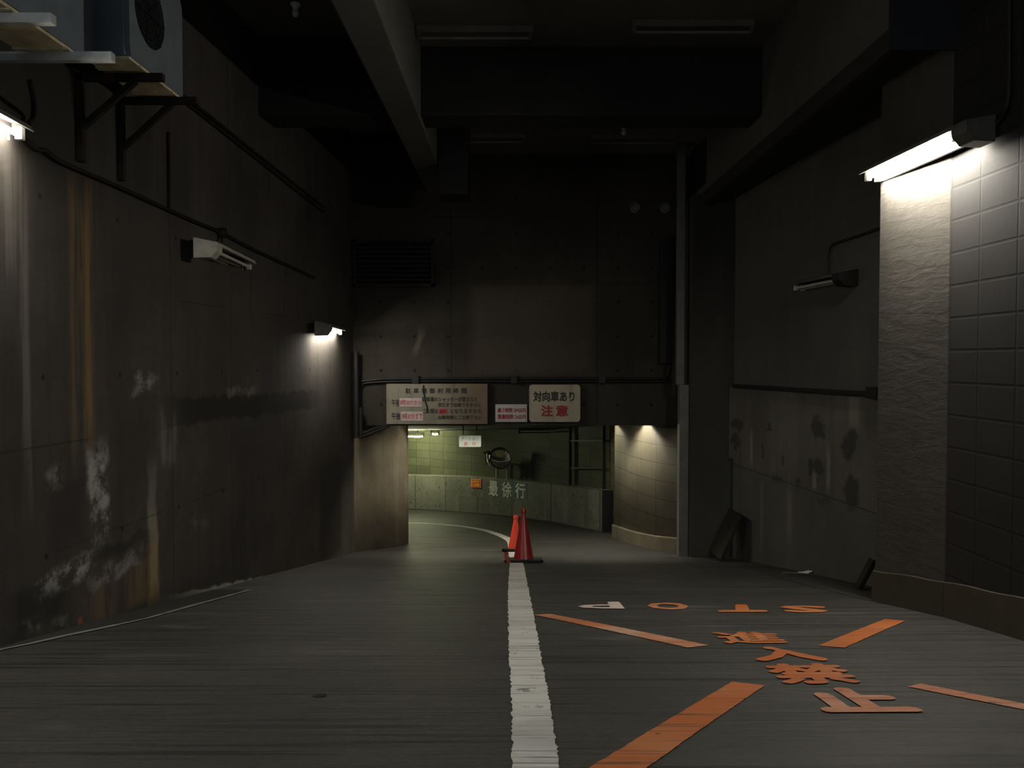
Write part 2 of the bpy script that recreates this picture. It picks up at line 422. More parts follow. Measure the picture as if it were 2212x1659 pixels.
# ------------------------------------------------------------------ floor
mb = MB(); ys = [-3 + .1 * i for i in range(0, 291)]
def fx(y): return (-4.0, 4.3) if y < 13.6 else (-10.0, 4.3)
cols = 10
for a, b in zip(ys[:-1], ys[1:]):
    xa, xb = fx(b)
    for k in range(cols):
        u0 = xa + (xb - xa) * k / cols; u1 = xa + (xb - xa) * (k + 1) / cols
        mb.add([(u0, a, slope_z(a)), (u1, a, slope_z(a)), (u1, b, slope_z(b)), (u0, b, slope_z(b))], [(0, 1, 2, 3)])
floor = struct(mb.build('floor', M['floor'], solid=.15))
def lift(p, h=.004): return Vector((p.x, p.y, slope_z(p.y) + h))
def floor_quad(mb, c, nu=3, nv=24, jit=0.0, h=.004):
    q = quad_map(*c)
    g = random.Random(int(abs(c[0][0]) * 1000))
    def fn(u, v):
        p = q(u, v)
        if jit and (u in (0, 1) or v in (0, 1)): p = p + Vector((g.uniform(-jit, jit), g.uniform(-jit, jit), 0))
        return lift(p, h)
    mb.grid(fn, nu, nv)
orange = paint_mat('orange_road_paint', (.47, .122, .025), (.52, .19, .07), wk=.63)
orange_worn_glare = paint_mat('worn_glare_orange_road_paint', (.50, .17, .07), (.56, .36, .27), wk=.6)  # worn paint; its pale tone also paints whitish glare on the first bar
white_worn = paint_mat('worn_white_road_paint', (.62, .50, .42), (.70, .60, .52), wk=.6)
white_paint = paint_mat('white_road_paint', (.62, .62, .58), (.46, .46, .43), wk=.60)
# centre line: edges read along its length
cl = [(1659, 1107, 1210), (1500, 1105, 1184), (1400, 1099, 1166), (1300, 1097, 1147), (1225, 1100, 1132), (1207, 1102, 1127)]
def cl_at(y):
    for (y0, a0, b0), (y1, a1, b1) in zip(cl[:-1], cl[1:]):
        if y1 <= y <= y0:
            k = (y0 - y) / (y0 - y1); return a0 + (a1 - a0) * k, b0 + (b1 - b0) * k
mb = MB(); rows = []
N = 150
for i in range(N + 1):
    yy = 1659 - (1659 - 1207) * (i / N) ** .8; a, b = cl_at(max(yy, 1207))
    A, B = on_floor(a, yy), on_floor(b, yy)
    A.x += rnd.uniform(-.006, .006); B.x += rnd.uniform(-.006, .006)
    if i == 0:
        for yb in (.8, 1.6, 2.4):
            ex = yb / A.y
            rows.append((Vector((A.x + .0 * (A.y - yb), yb, slope_z(yb) + .004)), Vector((B.x + .0, yb, slope_z(yb) + .004))))
    rows.append((lift(A), lift(B)))
# the line goes on behind the cones and bends away into the tunnel
bend = [(1097, 1122, 1195), (1100, 1116, 1180), (1097, 1108, 1168), (1080, 1092, 1159), (1060, 1074, 1152), (1035, 1052, 1145), (1000, 1020, 1139), (960, 980, 1134.5), (920, 935, 1131.5), (880, 890, 1130)]
cen = [on_floor((a + b) / 2, y) for a, b, y in bend] + [Vector((-4.2, on_floor(885, 1130).y + .35, 0)), Vector((-7, on_floor(885, 1130).y + .5, 0))]
cen = [rows[-1][0] * .5 + rows[-1][1] * .5] + cen
def catmull(P, n=8):
    P = [P[0] * 2 - P[1]] + P + [P[-1] * 2 - P[-2]]; out = []
    for i in range(1, len(P) - 2):
        for k in range(n):
            t = k / n
            out.append(.5 * (2 * P[i] + (P[i + 1] - P[i - 1]) * t + (2 * P[i - 1] - 5 * P[i] + 4 * P[i + 1] - P[i + 2]) * t * t + (3 * P[i] - P[i - 1] - 3 * P[i + 1] + P[i + 2]) * t ** 3))
    return out + [P[-2]]
cc = catmull(cen)
for i in range(1, len(cc)):
    d = cc[min(i + 1, len(cc) - 1)] - cc[i - 1]; d.z = 0; d.normalize(); nrm = Vector((d.y, -d.x, 0)) * .085
    rows.append((lift(cc[i] - nrm), lift(cc[i] + nrm)))
vs = [p for r in rows for p in r]
mb.add(vs, [(2 * i, 2 * i + 1, 2 * i + 3, 2 * i + 2) for i in range(len(rows) - 1)])
mb.build('centre_line', white_paint, floor, label='white painted centre line on the ramp')
# orange cross around the no-entry lettering
for q, m, lab in (([(1153, 1329), (1189, 1327), (1531, 1395), (1485, 1400)], orange_worn_glare, 'orange painted bar beside the centre line, whitish glare painted into its colour'),
             ([(1912, 1338), (1956, 1342), (1825, 1400), (1767, 1396)], orange, 'orange painted bar on the far right of the ramp'),
             ([(1581, 1474), (1652, 1482), (1394, 1662), (1270, 1662)], orange, 'largest orange painted bar nearest to the viewer'),
             ([(1962, 1485), (1989, 1478), (2290, 1537), (2290, 1550)], orange_worn_glare, 'pinkish worn painted bar on the near right of the ramp')):
    P = [on_floor(*p) for p in q]; mb = MB(); floor_quad(mb, [P[1], P[2], P[3], P[0]], 60, 4, .0025)
    mb.build('cross_bar', m, floor, label=lab)
def road_char(ch, px, mat, lab, bold=.03, flip=False):
    P = [on_floor(*p) for p in px]
    q = quad_map(*P); mb = MB()
    f = (lambda u, v: lift(q(1 - u, 1 - v), .005)) if flip else (lambda u, v: lift(q(u, v), .005))
    letter_map(mb, ch, f, bold); mb.build('road_character', mat, floor, label=lab)
road_char('進', [(1532, 1367), (1676, 1366), (1706, 1391), (1566, 1392)], orange, 'orange painted 進', .028)
road_char('入', [(1606, 1398), (1757, 1398), (1795, 1430), (1634, 1430)], orange, 'orange painted 入', .05)
road_char('禁', [(1640, 1436), (1810, 1434), (1872, 1478), (1690, 1480)], orange, 'orange painted 禁', .035)
road_char('止', [(1712, 1487), (1900, 1487), (2000, 1540), (1782, 1541)], orange_worn_glare, 'pinkish worn painted 止', .05)
for ch, q, m in (('P', [(1252, 1302), (1337, 1301), (1350, 1316), (1247, 1315)], white_worn), ('O', [(1394, 1303), (1480, 1303), (1495, 1319), (1402, 1317)], orange_worn_glare),
              ('T', [(1556, 1307), (1645, 1307), (1660, 1323), (1550, 1323)], orange), ('S', [(1681, 1309), (1780, 1310), (1793, 1325), (1690, 1323)], orange)):
    road_char(ch, q, m, 'painted letter %s, upside down from here' % ch, .02 if ch == 'P' else .04, True)
# drain strip with pale lip along the left wall, dark floor patch on the right
lip = paint_mat('pale_kerb_concrete', (.20, .20, .18), (.34, .33, .30), wk=.55, groove=False, rough=.8)
gut_shade = cmat('gutter_asphalt_and_shade', (.030, .029, .026), (3, 3, 3), .6)  # also colours the painted contact shade along the parapet
mb = MB(); mb2 = MB(); L = [(0, 1405), (60, 1393), (134, 1376), (220, 1358), (317, 1337), (420, 1308), (540, 1275)]
P = [on_floor(*p) for p in L]; P = [Vector((P[0].x - .02, 1.0, 0))] + P
for i in range(len(P) - 1):
    for k in range(6):
        a = P[i].lerp(P[i + 1], k / 6); b = P[i].lerp(P[i + 1], (k + 1) / 6)
        ha = .022 + .006 * math.sin(a.y * 5); hb = .022 + .006 * math.sin(b.y * 5)
        mb.add([lift(a + Vector((-ha, 0, 0)), .006), lift(a + Vector((ha, 0, 0)), .006), lift(b + Vector((hb, 0, 0)), .006), lift(b + Vector((-hb, 0, 0)), .006)], [(0, 1, 2, 3)])
        mb2.add([lift(Vector((left_x(a.y), a.y, 0)), .003), lift(a, .003), lift(b, .003), lift(Vector((left_x(b.y), b.y, 0)), .003)], [(0, 1, 2, 3)])
mb.build('gutter_lip', lip, floor, label='pale edge of the gutter strip'); mb2.build('gutter', gut_shade, floor, label='dark gutter strip at the foot of the left wall')
mb = MB(); q = [on_floor(*p) for p in ((1600, 1219), (1880, 1248), (1902, 1304), (1690, 1252))]
floor_quad(mb, q, 8, 10, .01, .003); mb.build('dark_floor_patch', gut_shade, floor, label='dark floor patch by the right recess')

# ------------------------------------------------------------------ left wall with the round tunnel corner
ZS1, ZS2, ZSL = CZ + 3.5, CZ + 3.28, CZ + 3.62       # slab undersides
wp = [(y, left_x(y)) for y in (-3, 0, 2, 4, 6, 8, 10, 11, 11.8)]
mb = MB()
def wall_strip(mb, pts, zb, zt, nz=1):
    for (y0, x0), (y1, x1) in zip(pts[:-1], pts[1:]):
        b0, b1 = (zb(y0), zb(y1)) if callable(zb) else (zb, zb)
        t0, t1 = (zt(y0), zt(y1)) if callable(zt) else (zt, zt)
        mb.add([(x0, y0, b0), (x1, y1, b1), (x1, y1, t1), (x0, y0, t0)], [(0, 1, 2, 3)])
wall_strip(mb, wp + [(12.8, left_x(12.8) )], lambda y: slope_z(y) - .1, ZSL + .1)
struct(mb.build('wall_left', M['left'], solid=.3))
# rounded corner wall leading into the tunnel
cp = [(-2.562, 12.80), (-2.50, 12.95), (-2.38, 13.12), (-2.20, 13.33), (-2.05, 13.52), (-1.93, 13.74), (-1.865, 14.0), (-1.87, 14.3), (-1.97, 14.6), (-2.2, 14.9), (-2.7, 15.3), (-3.5, 15.65), (-5, 16.0), (-9.5, 16.6)]
cps = catmull([Vector((x, y, 0)) for x, y in cp], 5)
mb = MB(); wall_strip(mb, [(p.y, p.x) for p in cps], lambda y: slope_z(y) - .1, CZ - 1.0)
mb2 = MB(); wall_strip(mb2, [(12.8, left_x(12.8)), (13.25, left_x(13.25))], CZ - 1.0, ZSL + .1); struct(mb2.build('wall_left_end', M['left'], solid=.3))
struct(mb.build('wall_corner', M['column'], smooth=True, solid=.25))

# ------------------------------------------------------------------ back wall above the tunnel mouth
YB = 12.8
zl = on_y(1106, 919, YB).z
mb = MB(); mb.box(-2.62, 4.2, YB, YB + .45, zl, ZS1 + .1)
struct(mb.build('wall_back', M['back']))
# ------------------------------------------------------------------ right side: near block wall, pillar, recess, overhanging upper wall
M['block'] = block_mat('right_wall_blocks', (.016, .0153, .015), (.008, .008, .008), (1, 2), .425, .2433, 5.66, on_x(2069, 545, 3.31).z, .013)
mb = MB(); wall_strip(mb, [(6.03, 3.31), (-3, 3.33)], lambda y: slope_z(y) - .1, ZS1 + .1)
struct(mb.build('wall_right', M['block'], solid=.3))
def pillar_mat():
    t = NT('pillar_plaster'); c, fine = concrete_cols(t, (.050, .046, .039), (2, 2, .8), .5)
    Y, Z = t.uv((1, 2))
    a = on_x(1985, 655, 3.24); r = t.mark((1, 2), a.y, a.z, .5, .02, rot=-.25, soft=.9, wob=.08, wsc=3)
    c = t.mix(t.math('MULTIPLY', r, .5), c, (.085, .08, .072))
    rough = t.noise(scale=(1.5, 1.5, 6), sc=2.2, detail=6, rough=.65, dist=.6)
    t.bump(t.math('ADD', rough, t.math('MULTIPLY', fine, .3)), .22, .03)
    return t.out(c, .8, .3)
pl = [(3.18, 6.93), (3.305, 6.03), (3.8, 6.03), (3.8, 6.93)]
mb = MB(); mb.prism([(x, y, slope_z(7) - .1) for x, y in pl], (0, 0, slope_z(7) - .1), (0, 0, ZS1 + .1))
struct(mb.build('wall_pillar', pillar_mat(), bevel=.012))
M['plinth'] = cmat('rough_plinth', (.055, .046, .032), (4, 4, .6), .9)
for nm, pts in (('baseboard_right', [(6.03, 3.285), (5.0, 3.285), (3.5, 3.29), (1, 3.3)]), ('baseboard_pillar', [(6.94, 3.158), (6.5, 3.215), (6.02, 3.283)])):
    mb = MB()
    pts = [Vector((x, y, 0)) for y, x in pts]; pts = catmull(pts, 6)
    for a, b in zip(pts[:-1], pts[1:]):
        g = random.Random(int(a.y * 100)); ha = .27 + .005 * math.sin(a.y * 9); hb = .27 + .005 * math.sin(b.y * 9)
        za, zb_ = slope_z(a.y), slope_z(b.y); o = Vector((.09, 0, 0))
        mb.add([(a.x, a.y, za - .05), (b.x, b.y, zb_ - .05), (b.x + .004, b.y, zb_ + hb), (a.x + .004, a.y, za + ha), (a.x + .09, a.y, za + ha + .012), (b.x + .09, b.y, zb_ + hb + .012),
                (a.x + .09, a.y, za - .05), (b.x + .09, b.y, zb_ - .05)], [(0, 1, 2, 3), (3, 2, 5, 4), (4, 5, 7, 6), (0, 6, 7, 1)] + ([(0, 3, 4, 6)] if a is pts[0] else []))
    struct(mb.build(nm, M['plinth']))
def recess_mat(name, lower):
    t = NT(name); c, fine = concrete_cols(t, (.105, .098, .085) if lower else (.080, .076, .069), (3, 3, .3), .8 if lower else .4)
    if lower:
        g = random.Random(3)
        for (px, py, a, b) in ((1602, 912, .26, .10), (1600, 955, .24, .09), (1672, 930, .08, .06), (1660, 972, .06, .09), (1704, 990, .07, .09), (1780, 1012, .14, .12), (1765, 1008, .06, .10),
                           (1780, 925, .18, .14), (1850, 960, .18, .22), (1855, 1060, .16, .20), (1690, 1040, .18, .07), (1735, 1050, .06, .10), (1795, 1085, .2, .06)):
            p = on_rec(px, py); m = t.mark((1, 2), p.y, p.z, a, b, soft=.3, wob=.20, wsc=5, shape='ell', seed=px % 17)
            c = t.mix(t.math('MULTIPLY', m, .8), c, (.030, .029, .026))
        for (px, p0, p1, wd) in ((1634, 925, 1010, .06), (1772, 1020, 1060, .06), (1803, 960, 1070, .05), (1657, 1030, 1200, .06), (1718, 1050, 1180, .09), (1860, 840, 930, .12)):
            a = on_rec(px, p0); b = on_rec(px, p1); m = t.mark((1, 2), a.y, (a.z + b.z) / 2, wd, abs(a.z - b.z) / 2, soft=.6, wob=.03, seed=px % 13)
            c = t.mix(t.math('MULTIPLY', m, .5), c, (.24, .225, .18))
        Y, Z = t.uv((1, 2)); a = on_rec(1640, 1018); 
        c = t.mix(t.math('MULTIPLY', t.line(Z, a.z, .012), .8), c, (.02, .02, .018))
        low = t.math('ADD', t.step(Z, a.z + .01, a.z - .01), 0)
        c = t.mix(t.math('MULTIPLY', low, .45), c, (.075, .072, .062))
    else:
        Y, Z = t.uv((1, 2))
    t.bump(fine, .4, .012)
    return t.out(c, .88, .25)
ZBAND = on_rec(1700, 838).z
zu = lambda y: CZ + 2.36
mb = MB(); wall_strip(mb, [(6.9, rec_x(6.9)), (9, rec_x(9)), (11.95, rec_x(11.95))], ZBAND - .05, CZ + 2.6)
struct(mb.build('wall_recess', recess_mat('recess_plaster', False), solid=-.2))
# lower wall is a thicker layer that stops at a stepped edge
stp = [(1553, 833), (1553, 984), (1581, 992), (1581, 1190)]
mb = MB(); OFF = .07
def rec_p(y, z, off): return Vector((rec_x(y) - off, y, z))
ya = on_rec(1555, 900, OFF).y; yb_ = on_rec(1583, 1060, OFF).y; zst = on_rec(1570, 988, OFF).z
zt_ = on_rec(1560, 833, OFF).z; zt2 = on_rec(1890, 850, OFF).z
def slab(y0, y1, z0a, z0b, z1a, z1b):
    mb.hexa([rec_p(y0, z0a, OFF), rec_p(y0, z0a, -.1), rec_p(y1, z0b, -.1), rec_p(y1, z0b, OFF), rec_p(y0, z1a, OFF), rec_p(y0, z1a, -.1), rec_p(y1, z1b, -.1), rec_p(y1, z1b, OFF)])
ny = 6.9
def ztop(y): k = (y - ny) / (ya - ny); return zt2 + (zt_ - zt2) * k
slab(ny, yb_, slope_z(ny) - .1, slope_z(yb_) - .1, ztop(ny), ztop(yb_))
slab(yb_, ya, zst, zst, ztop(yb_), ztop(ya))
struct(mb.build('wall_recess_lower', recess_mat('stained_recess_plaster', True), bevel=.008))
# far niche facing the ramp
YN = 11.95
nx0, nx1 = on_y(1479, 700, 12.1).x + .075, 4.0
mb = MB(); mb.box(nx0, nx1, YN, YN + .95, slope_z(YN) - .1, CZ + 2.46)
struct(mb.build('wall_niche', M['niche']))
# upper wall overhanging the recess
XU = 2.80; HU = CZ + 2.30
mb = MB()
mb.box(XU, 3.9, 6.0, 13.2, HU + .16, ZS1 + .1)
struct(mb.build('wall_upper', M['upper']))
mb = MB(); mb.box(XU, 3.5, 5.97, 6.0, HU, ZS1 + .1)  # thin dark bluish sheet added to darken the upper wall's end face
struct(mb.build('end_dark_sheet', cmat('darkened_end_concrete', (.022, .024, .028), (2, 2, 2), .4)))
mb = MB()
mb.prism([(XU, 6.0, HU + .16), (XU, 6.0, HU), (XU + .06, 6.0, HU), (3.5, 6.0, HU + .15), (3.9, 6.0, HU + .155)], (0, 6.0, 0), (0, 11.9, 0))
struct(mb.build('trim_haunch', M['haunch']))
# ------------------------------------------------------------------ ceiling
mb = MB()
mb.box(-1.2, 4.0, 3.0, 9.4, ZS1, ZS1 + .25); mb.box(-1.2, 4.0, 9.4, 13.3, ZS2, ZS2 + .25); mb.box(-4.2, -1.2, 3.0, 13.3, ZSL, ZSL + .25)
struct(mb.build('ceiling', M['ceil']))
HB = CZ + 2.68
mb = MB(); mb.box(-1.36, -1.02, 3.0, 12.8, HB, ZSL)
struct(mb.build('ceiling_beam', M['beam'], bevel=.015))
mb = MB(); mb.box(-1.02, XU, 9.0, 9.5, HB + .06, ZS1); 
struct(mb.build('ceiling_beam', M['dark_beam'], bevel=.015))
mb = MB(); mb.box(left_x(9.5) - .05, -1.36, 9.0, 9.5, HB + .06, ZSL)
struct(mb.build('ceiling_beam', M['dark_beam'], bevel=.015))

# ------------------------------------------------------------------ tunnel
PB = [(2.05, 15.6), (1.84, 16.3), (1.45, 17.4), (1.0, 18.4), (.45, 19.4), (-.19, 20.2), (-1.1, 21.2), (-2.0, 21.95), (-3.0, 22.5), (-4.6, 23.1), (-6.5, 23.5), (-9.5, 23.8)]
pb = [on_floor(1300, 1148), on_floor(1250, 1138), on_floor(1200, 1128), on_floor(1140, 1119.5), on_floor(1090, 1113), on_floor(1000, 1105.5), on_floor(940, 1101.5), on_floor(878, 1098.5)]
pb = pb + [pb[-1] + Vector((-1.6, .55, 0)), pb[-1] + Vector((-3.4, .9, 0)), pb[-1] + Vector((-6.5, 1.1, 0))]
for p in pb: p.z = 0
pc = catmull(pb, 10)
sarc = [0.0]
for a, b in zip(pc[:-1], pc[1:]): sarc.append(sarc[-1] + (b - a).length)
def para(s_, off=0.0):
    for i in range(len(pc) - 1):
        if s_ <= sarc[i + 1] or i == len(pc) - 2:
            k = (s_ - sarc[i]) / (sarc[i + 1] - sarc[i]); d = (pc[i + 1] - pc[i]).normalized()
            nrm = Vector((-d.y, d.x, 0))           # towards the road
            if nrm.y > 0: nrm = -nrm
            return pc[i].lerp(pc[i + 1], k) + nrm * off, d
def top_px(px):       # height of the parapet top read along the picture
    T = [(870, 1027), (940, 1028.5), (1000, 1030), (1100, 1037), (1200, 1047), (1300, 1060)]
    for (a, b), (c, d) in zip(T[:-1], T[1:]):
        if px <= c: return b + (d - b) * (px - a) / (c - a)
    return 1060
def proj(p):
    d = p - Vector((0, 0, CZ)); c, s = math.cos(PITCH), math.sin(PITCH)
    fy = d.y * c - d.z * s; uz = d.y * s + d.z * c
    return 1106 + F * d.x / fy, 829.5 - F * uz / fy
def para_top(p):
    px = proj(Vector((p.x, p.y, slope_z(p.y))))[0]
    if px < 878: return PT878 - .04 * (878 - px) / 878
    return on_y(px, top_px(px), p.y).z
p878 = pb[7]; PT878 = on_y(878, 1027, p878.y).z
def s_at(px, off=0):
    best = min(range(len(pc)), key=lambda i: abs(proj(Vector((pc[i].x, pc[i].y, slope_z(pc[i].y) + .5)))[0] - px))
    lo, hi = max(0, sarc[best] - .8), sarc[best] + .8
    for _ in range(40):
        m = (lo + hi) / 2; p = para(m, off)[0]
        if proj(Vector((p.x, p.y, slope_z(p.y) + .5)))[0] > px: lo = m
        else: hi = m
    return m
def para_mat():
    t = NT('parapet_concrete'); c, fine = concrete_cols(t, (.20, .20, .165), (5, 5, .3), 1.0)
    X, Z = t.uv((0, 2)); fx_ = t.math('PINGPONG', X, .45)
    c = t.mix(t.math('MULTIPLY', t.step(fx_, .015, .006), .7), c, (.03, .03, .025))
    sp = t.noise(sc=15, detail=3, rough=.5); c = t.mix(t.step(sp, .63, .68, 0, .85), c, (.04, .04, .033))
    t.bump(fine, .4, .015); return t.out(c, .85, .25)
mb = MB(); n = len(pc)
for i in range(n - 1):
    q = []
    for j in (i, i + 1):
        p, d = para(sarc[j]); nrm = para(sarc[j], 1.0)[0] - p; b = p - nrm * .32; zt = para_top(p); zf = slope_z(p.y) - .05
        q.append((p, b, zt, zf))
    (p, b, zt, zf), (p2, b2, zt2_, zf2) = q
    mb.add([(p.x, p.y, zf), (p2.x, p2.y, zf2), (p2.x, p2.y, zt2_), (p.x, p.y, zt), (b.x, b.y, zt + .0), (b2.x, b2.y, zt2_), (b.x, b.y, zf), (b2.x, b2.y, zf2)],
           [(0, 1, 2, 3), (3, 2, 5, 4), (4, 5, 7, 6)] + ([(0, 3, 4, 6)] if i == 0 else []))
parapet = struct(mb.build('wall_parapet', para_mat(), smooth=True))
mb = MB()  # dark strip paints the contact shade where the parapet meets the floor
for i in range(n - 1):
    a, _ = para(sarc[i], -.02); b, _ = para(sarc[i + 1], -.02); a2, _ = para(sarc[i], .30); b2, _ = para(sarc[i + 1], .30)
    mb.add([lift(a2, .003), lift(a, .003), lift(b, .003), lift(b2, .003)], [(0, 1, 2, 3)])
mb.build('parapet_contact_shade', gut_shade, floor, label='contact shade at the foot of the parapet, painted as a dark strip')
e0 = para(0)[0]; mb = MB(); mb.box(e0.x - .01, e0.x + .20, e0.y - .13, e0.y - .09, slope_z(e0.y) + .005, para_top(e0) + .03)  # black sheet added to put in the darkness of the gap
tag(mb.build('dark_gap_infill', M['black'], loc=(e0.x + .09, e0.y - .11, slope_z(e0.y)), bevel=.005), 'added black barrier closing the gap between the parapet end and the right tunnel wall', 'infill')
# block wall behind the parapet
t = block_mat('tunnel_blocks', (.10, .105, .064), (.035, .036, .024), (0, 2), .40, .22, 0.1, -.1, .008, .75, .5)
mb = MB()
for i in range(n - 1):
    p, _ = para(sarc[i]); a = p + (p - para(sarc[i], 1.0)[0]) * .30; p2, _ = para(sarc[i + 1]); b = p2 + (p2 - para(sarc[i + 1], 1.0)[0]) * .30
    mb.add([(a.x, a.y, -4.5), (b.x, b.y, -4.5), (b.x, b.y, .6), (a.x, a.y, .6)], [(0, 1, 2, 3)])
p0 = para(0)[0]; a0 = p0 + (p0 - para(0, 1.0)[0]) * .30
mb.add([(a0.x, a0.y, -4.5), (2.7, 15.9, -4.5), (2.7, 15.9, .6), (a0.x, a0.y, .6)], [(0, 1, 2, 3)])
struct(mb.build('wall_tunnel', t, solid=-.2))
# tunnel side wall on the right, with sloping block joints, running from the mouth to the dark gap
tw = [on_floor(1474, 1197), on_floor(1420, 1187), on_floor(1370, 1175.5), on_floor(1345, 1166), on_floor(1327, 1158)]
tw = [Vector((2.76, 12.82, 0))] + [p for p in tw if p.y > 12.95] + [Vector((2.35, 16.2, 0))]
M['tblock'] = block_mat('tunnel_side_blocks', (.16, .142, .105), (.07, .06, .045), (1, 2), .6, .3, .1, 0, .010, .55, .3)
twc = catmull([Vector((p.x, p.y, 0)) for p in tw], 6)
mb = MB(); wall_strip(mb, [(p.y, p.x) for p in twc], lambda y: slope_z(y) - .1, CZ - .5)
struct(mb.build('wall_tunnel_side', M['tblock'], smooth=True, solid=-.2))
mb = MB()
for a, b in zip(twc[:-7], twc[1:-6]):
    o = Vector((-.05, 0, 0)); za, zb_ = slope_z(a.y), slope_z(b.y)
    mb.add([(a.x - .05, a.y, za - .05), (b.x - .05, b.y, zb_ - .05), (b.x - .05, b.y, zb_ + .22), (a.x - .05, a.y, za + .22), (a.x + .02, a.y, za + .24), (b.x + .02, b.y, zb_ + .24)], [(0, 1, 2, 3), (3, 2, 5, 4)])
struct(mb.build('baseboard_tunnel', cmat('tunnel_plinth', (.16, .137, .098), (4, 4, .6), .8), smooth=True))
# tunnel ceiling
mb = MB()
yy = [YB + .4, 13.4, 14, 15, 16, 18, 20, 22, 24, 26]
def tz(y): return slope_z(y) + (2.26 if y < 15 else 2.26 - min(.08, .1 * (y - 15)))
for a, b in zip(yy[:-1], yy[1:]):
    mb.add([(-10, a, tz(a)), (4.3, a, tz(a)), (4.3, b, tz(b)), (-10, b, tz(b))], [(3, 2, 1, 0)])
struct(mb.build('ceiling_tunnel', M['tunnel_ceil'], solid=.2))
# dark frames in the far right of the tunnel
mb = MB()
for px in (1213, 1284):
    p = on_y(px, 1000, para(s_at(px))[0].y - .02); q, _ = para(s_at(px), -.22); zt = para_top(para(s_at(px))[0])
    mb.box(q.x - .03, q.x + .03, q.y - .03, q.y + .03, zt - .01, tz(q.y) - .0)
a, _ = para(s_at(1213), -.22); b, _ = para(s_at(1284), -.22)
for py in (952, 1011):
    mb.bar((a.x, a.y, on_y(1213, py, a.y).z), (b.x, b.y, on_y(1284, py, b.y).z), .04, .03)
o = wpart(mb, 'steel_frame', M['black'], thing('shutter_frame', 'dark steel frame standing on the far right end of the parapet', 'frame', (a.x, a.y, para_top(para(s_at(1213))[0]))))
# ------------------------------------------------------------------ lettering painted on the parapet
def on_parapet(u_px0, u_px1, py0, py1, off=.006):
    s0, s1 = s_at(u_px0, off), s_at(u_px1, off)
    def fn(u, v):
        p, d = para(s0 + (s1 - s0) * u, off)
        zt = on_y(u_px0 + (u_px1 - u_px0) * u, py0(u) if callable(py0) else py0, p.y).z; zb = on_y(u_px0 + (u_px1 - u_px0) * u, py1(u) if callable(py1) else py1, p.y).z
        return Vector((p.x, p.y, zb + (zt - zb) * v))
    return fn
teal = paint_mat('faded_teal_paint', (.10, .145, .15), (.14, .175, .165), (.17, .17, .14), .55, False, .8)
lt = lambda base, k: (lambda u: base + k * u)
mb = MB(); mb.grid(on_parapet(1066, 1139, lt(1036, 8), lt(1068, 10), .004), 16, 3); mb.build('painted_band', teal, parapet, label='faded blue-green band behind the white lettering')
chalk = paint_mat('white_wall_paint', (.80, .80, .70), (.62, .62, .54), (.25, .25, .21), .68, False, .8)
for ch, a, b, y0, y1 in (('最', 1056, 1076, 1038, 1071), ('徐', 1084, 1105, 1040, 1074), ('行', 1113, 1135, 1042.5, 1076)):
    mb = MB(); letter_map(mb, ch, on_parapet(a, b, lt(y0, 1.5), lt(y1, 1.5), .009), .022); mb.build('wall_character', chalk, parapet, label='white painted ' + ch)
mb = MB(); mb.grid(on_parapet(995, 1045, lt(1061, 2), lt(1072, 2), .003), 12, 3)
smudge = paint_mat('painted_out_marks', (.12, .12, .10), (.18, .18, .15), (.20, .20, .165), .5, False, .85)
mb.build('painted_out_patch', smudge, parapet, label='darker painted-out patch')

# ------------------------------------------------------------------ fluorescent wall lamps
def lamp(loc, length, ang, lit, label, group=None, tubemat=None, shade=None, flip=False, name='wall_lamp', cat='wall lamp', tilt=0.0, near=1, box=None):
    # local frame: x along the lamp, y away from the wall, z up
    mt = Matrix.Rotation(ang, 4, 'Z') @ Matrix.Rotation(tilt, 4, 'Y')
    o = thing(name, label, cat, loc, group, mt.to_euler()); h = length / 2
    sh = shade or M['white_metal']
    m = MB(); m.box(-h, h, 0, .030, -.075, .06); m.build('back_plate', sh, o, bevel=.004)
    m = MB(); m.prism([(-h, 0, .075), (-h, 0, .055), (-h, .195, .012), (-h, .215, -.015), (-h, .224, -.012), (-h, .202, .024)], (-h, 0, 0), (h, 0, 0)); m.build('hood', sh, o)
    m = MB(); e = near * h
    m.prism([(e, 0, .06), (e, 0, -.125), (e, .15, -.12), (e, .205, -.06), (e, .215, .018)], (0, 0, 0), (near * .17, 0, 0)); m.build('ballast_box', box or sh, o, bevel=.004)
    m = MB(); e = -near * h; m.prism([(e, 0, .055), (e, 0, -.03), (e, .03, -.03), (e, .19, .012), (e, .19, .022)], (0, 0, 0), (near * .006, 0, 0)); m.build('end_plate', sh, o)
    for ty, tz_ in ((.065, -.050), (.150, -.045)):
        m = MB(); m.tube([(-h + .05, ty, tz_), (h - .05, ty, tz_)], .016, 12)
        m.build('tube', (tubemat or M['tube']) if lit else M['tube_off'], o, smooth=True, label='glowing tube' if lit else None)
        for sx in (-1, 1):
            m = MB(); m.box(sx * (h - .03) - .022, sx * (h - .03) + .022, ty - .022, ty + .022, tz_ - .028, tz_ + .05); m.build('socket', M['socket'], o, bevel=.004)
    return o
LA = math.radians(90) - math.atan(.0762)      # direction of the left wall
def left_lamp(px0, py0, px1, py1, lit, label, group):
    a = on_left(px0, py0, .1); b = on_left(px1, py1, .1); c = (a + b) / 2
    L = (b - a).length
    return lamp((left_x(c.y) + .004, c.y, c.z), 1.24, -LA, lit, label, group, tilt=0, shade=M['hood'] if lit else M['dull_metal'])
G = 'fluorescent lamps along the left wall'
LAMP1 = left_lamp(-290, 140, 38, 262, True, 'lit fluorescent wall lamp at the left edge below the air conditioners', G)
LAMP2 = left_lamp(432, 530, 546, 570, False, 'unlit twin-tube wall lamp under the cable on the left wall', G)
LAMP3 = left_lamp(688, 706, 738, 712, True, 'lit wall lamp at the far end of the left wall', G)
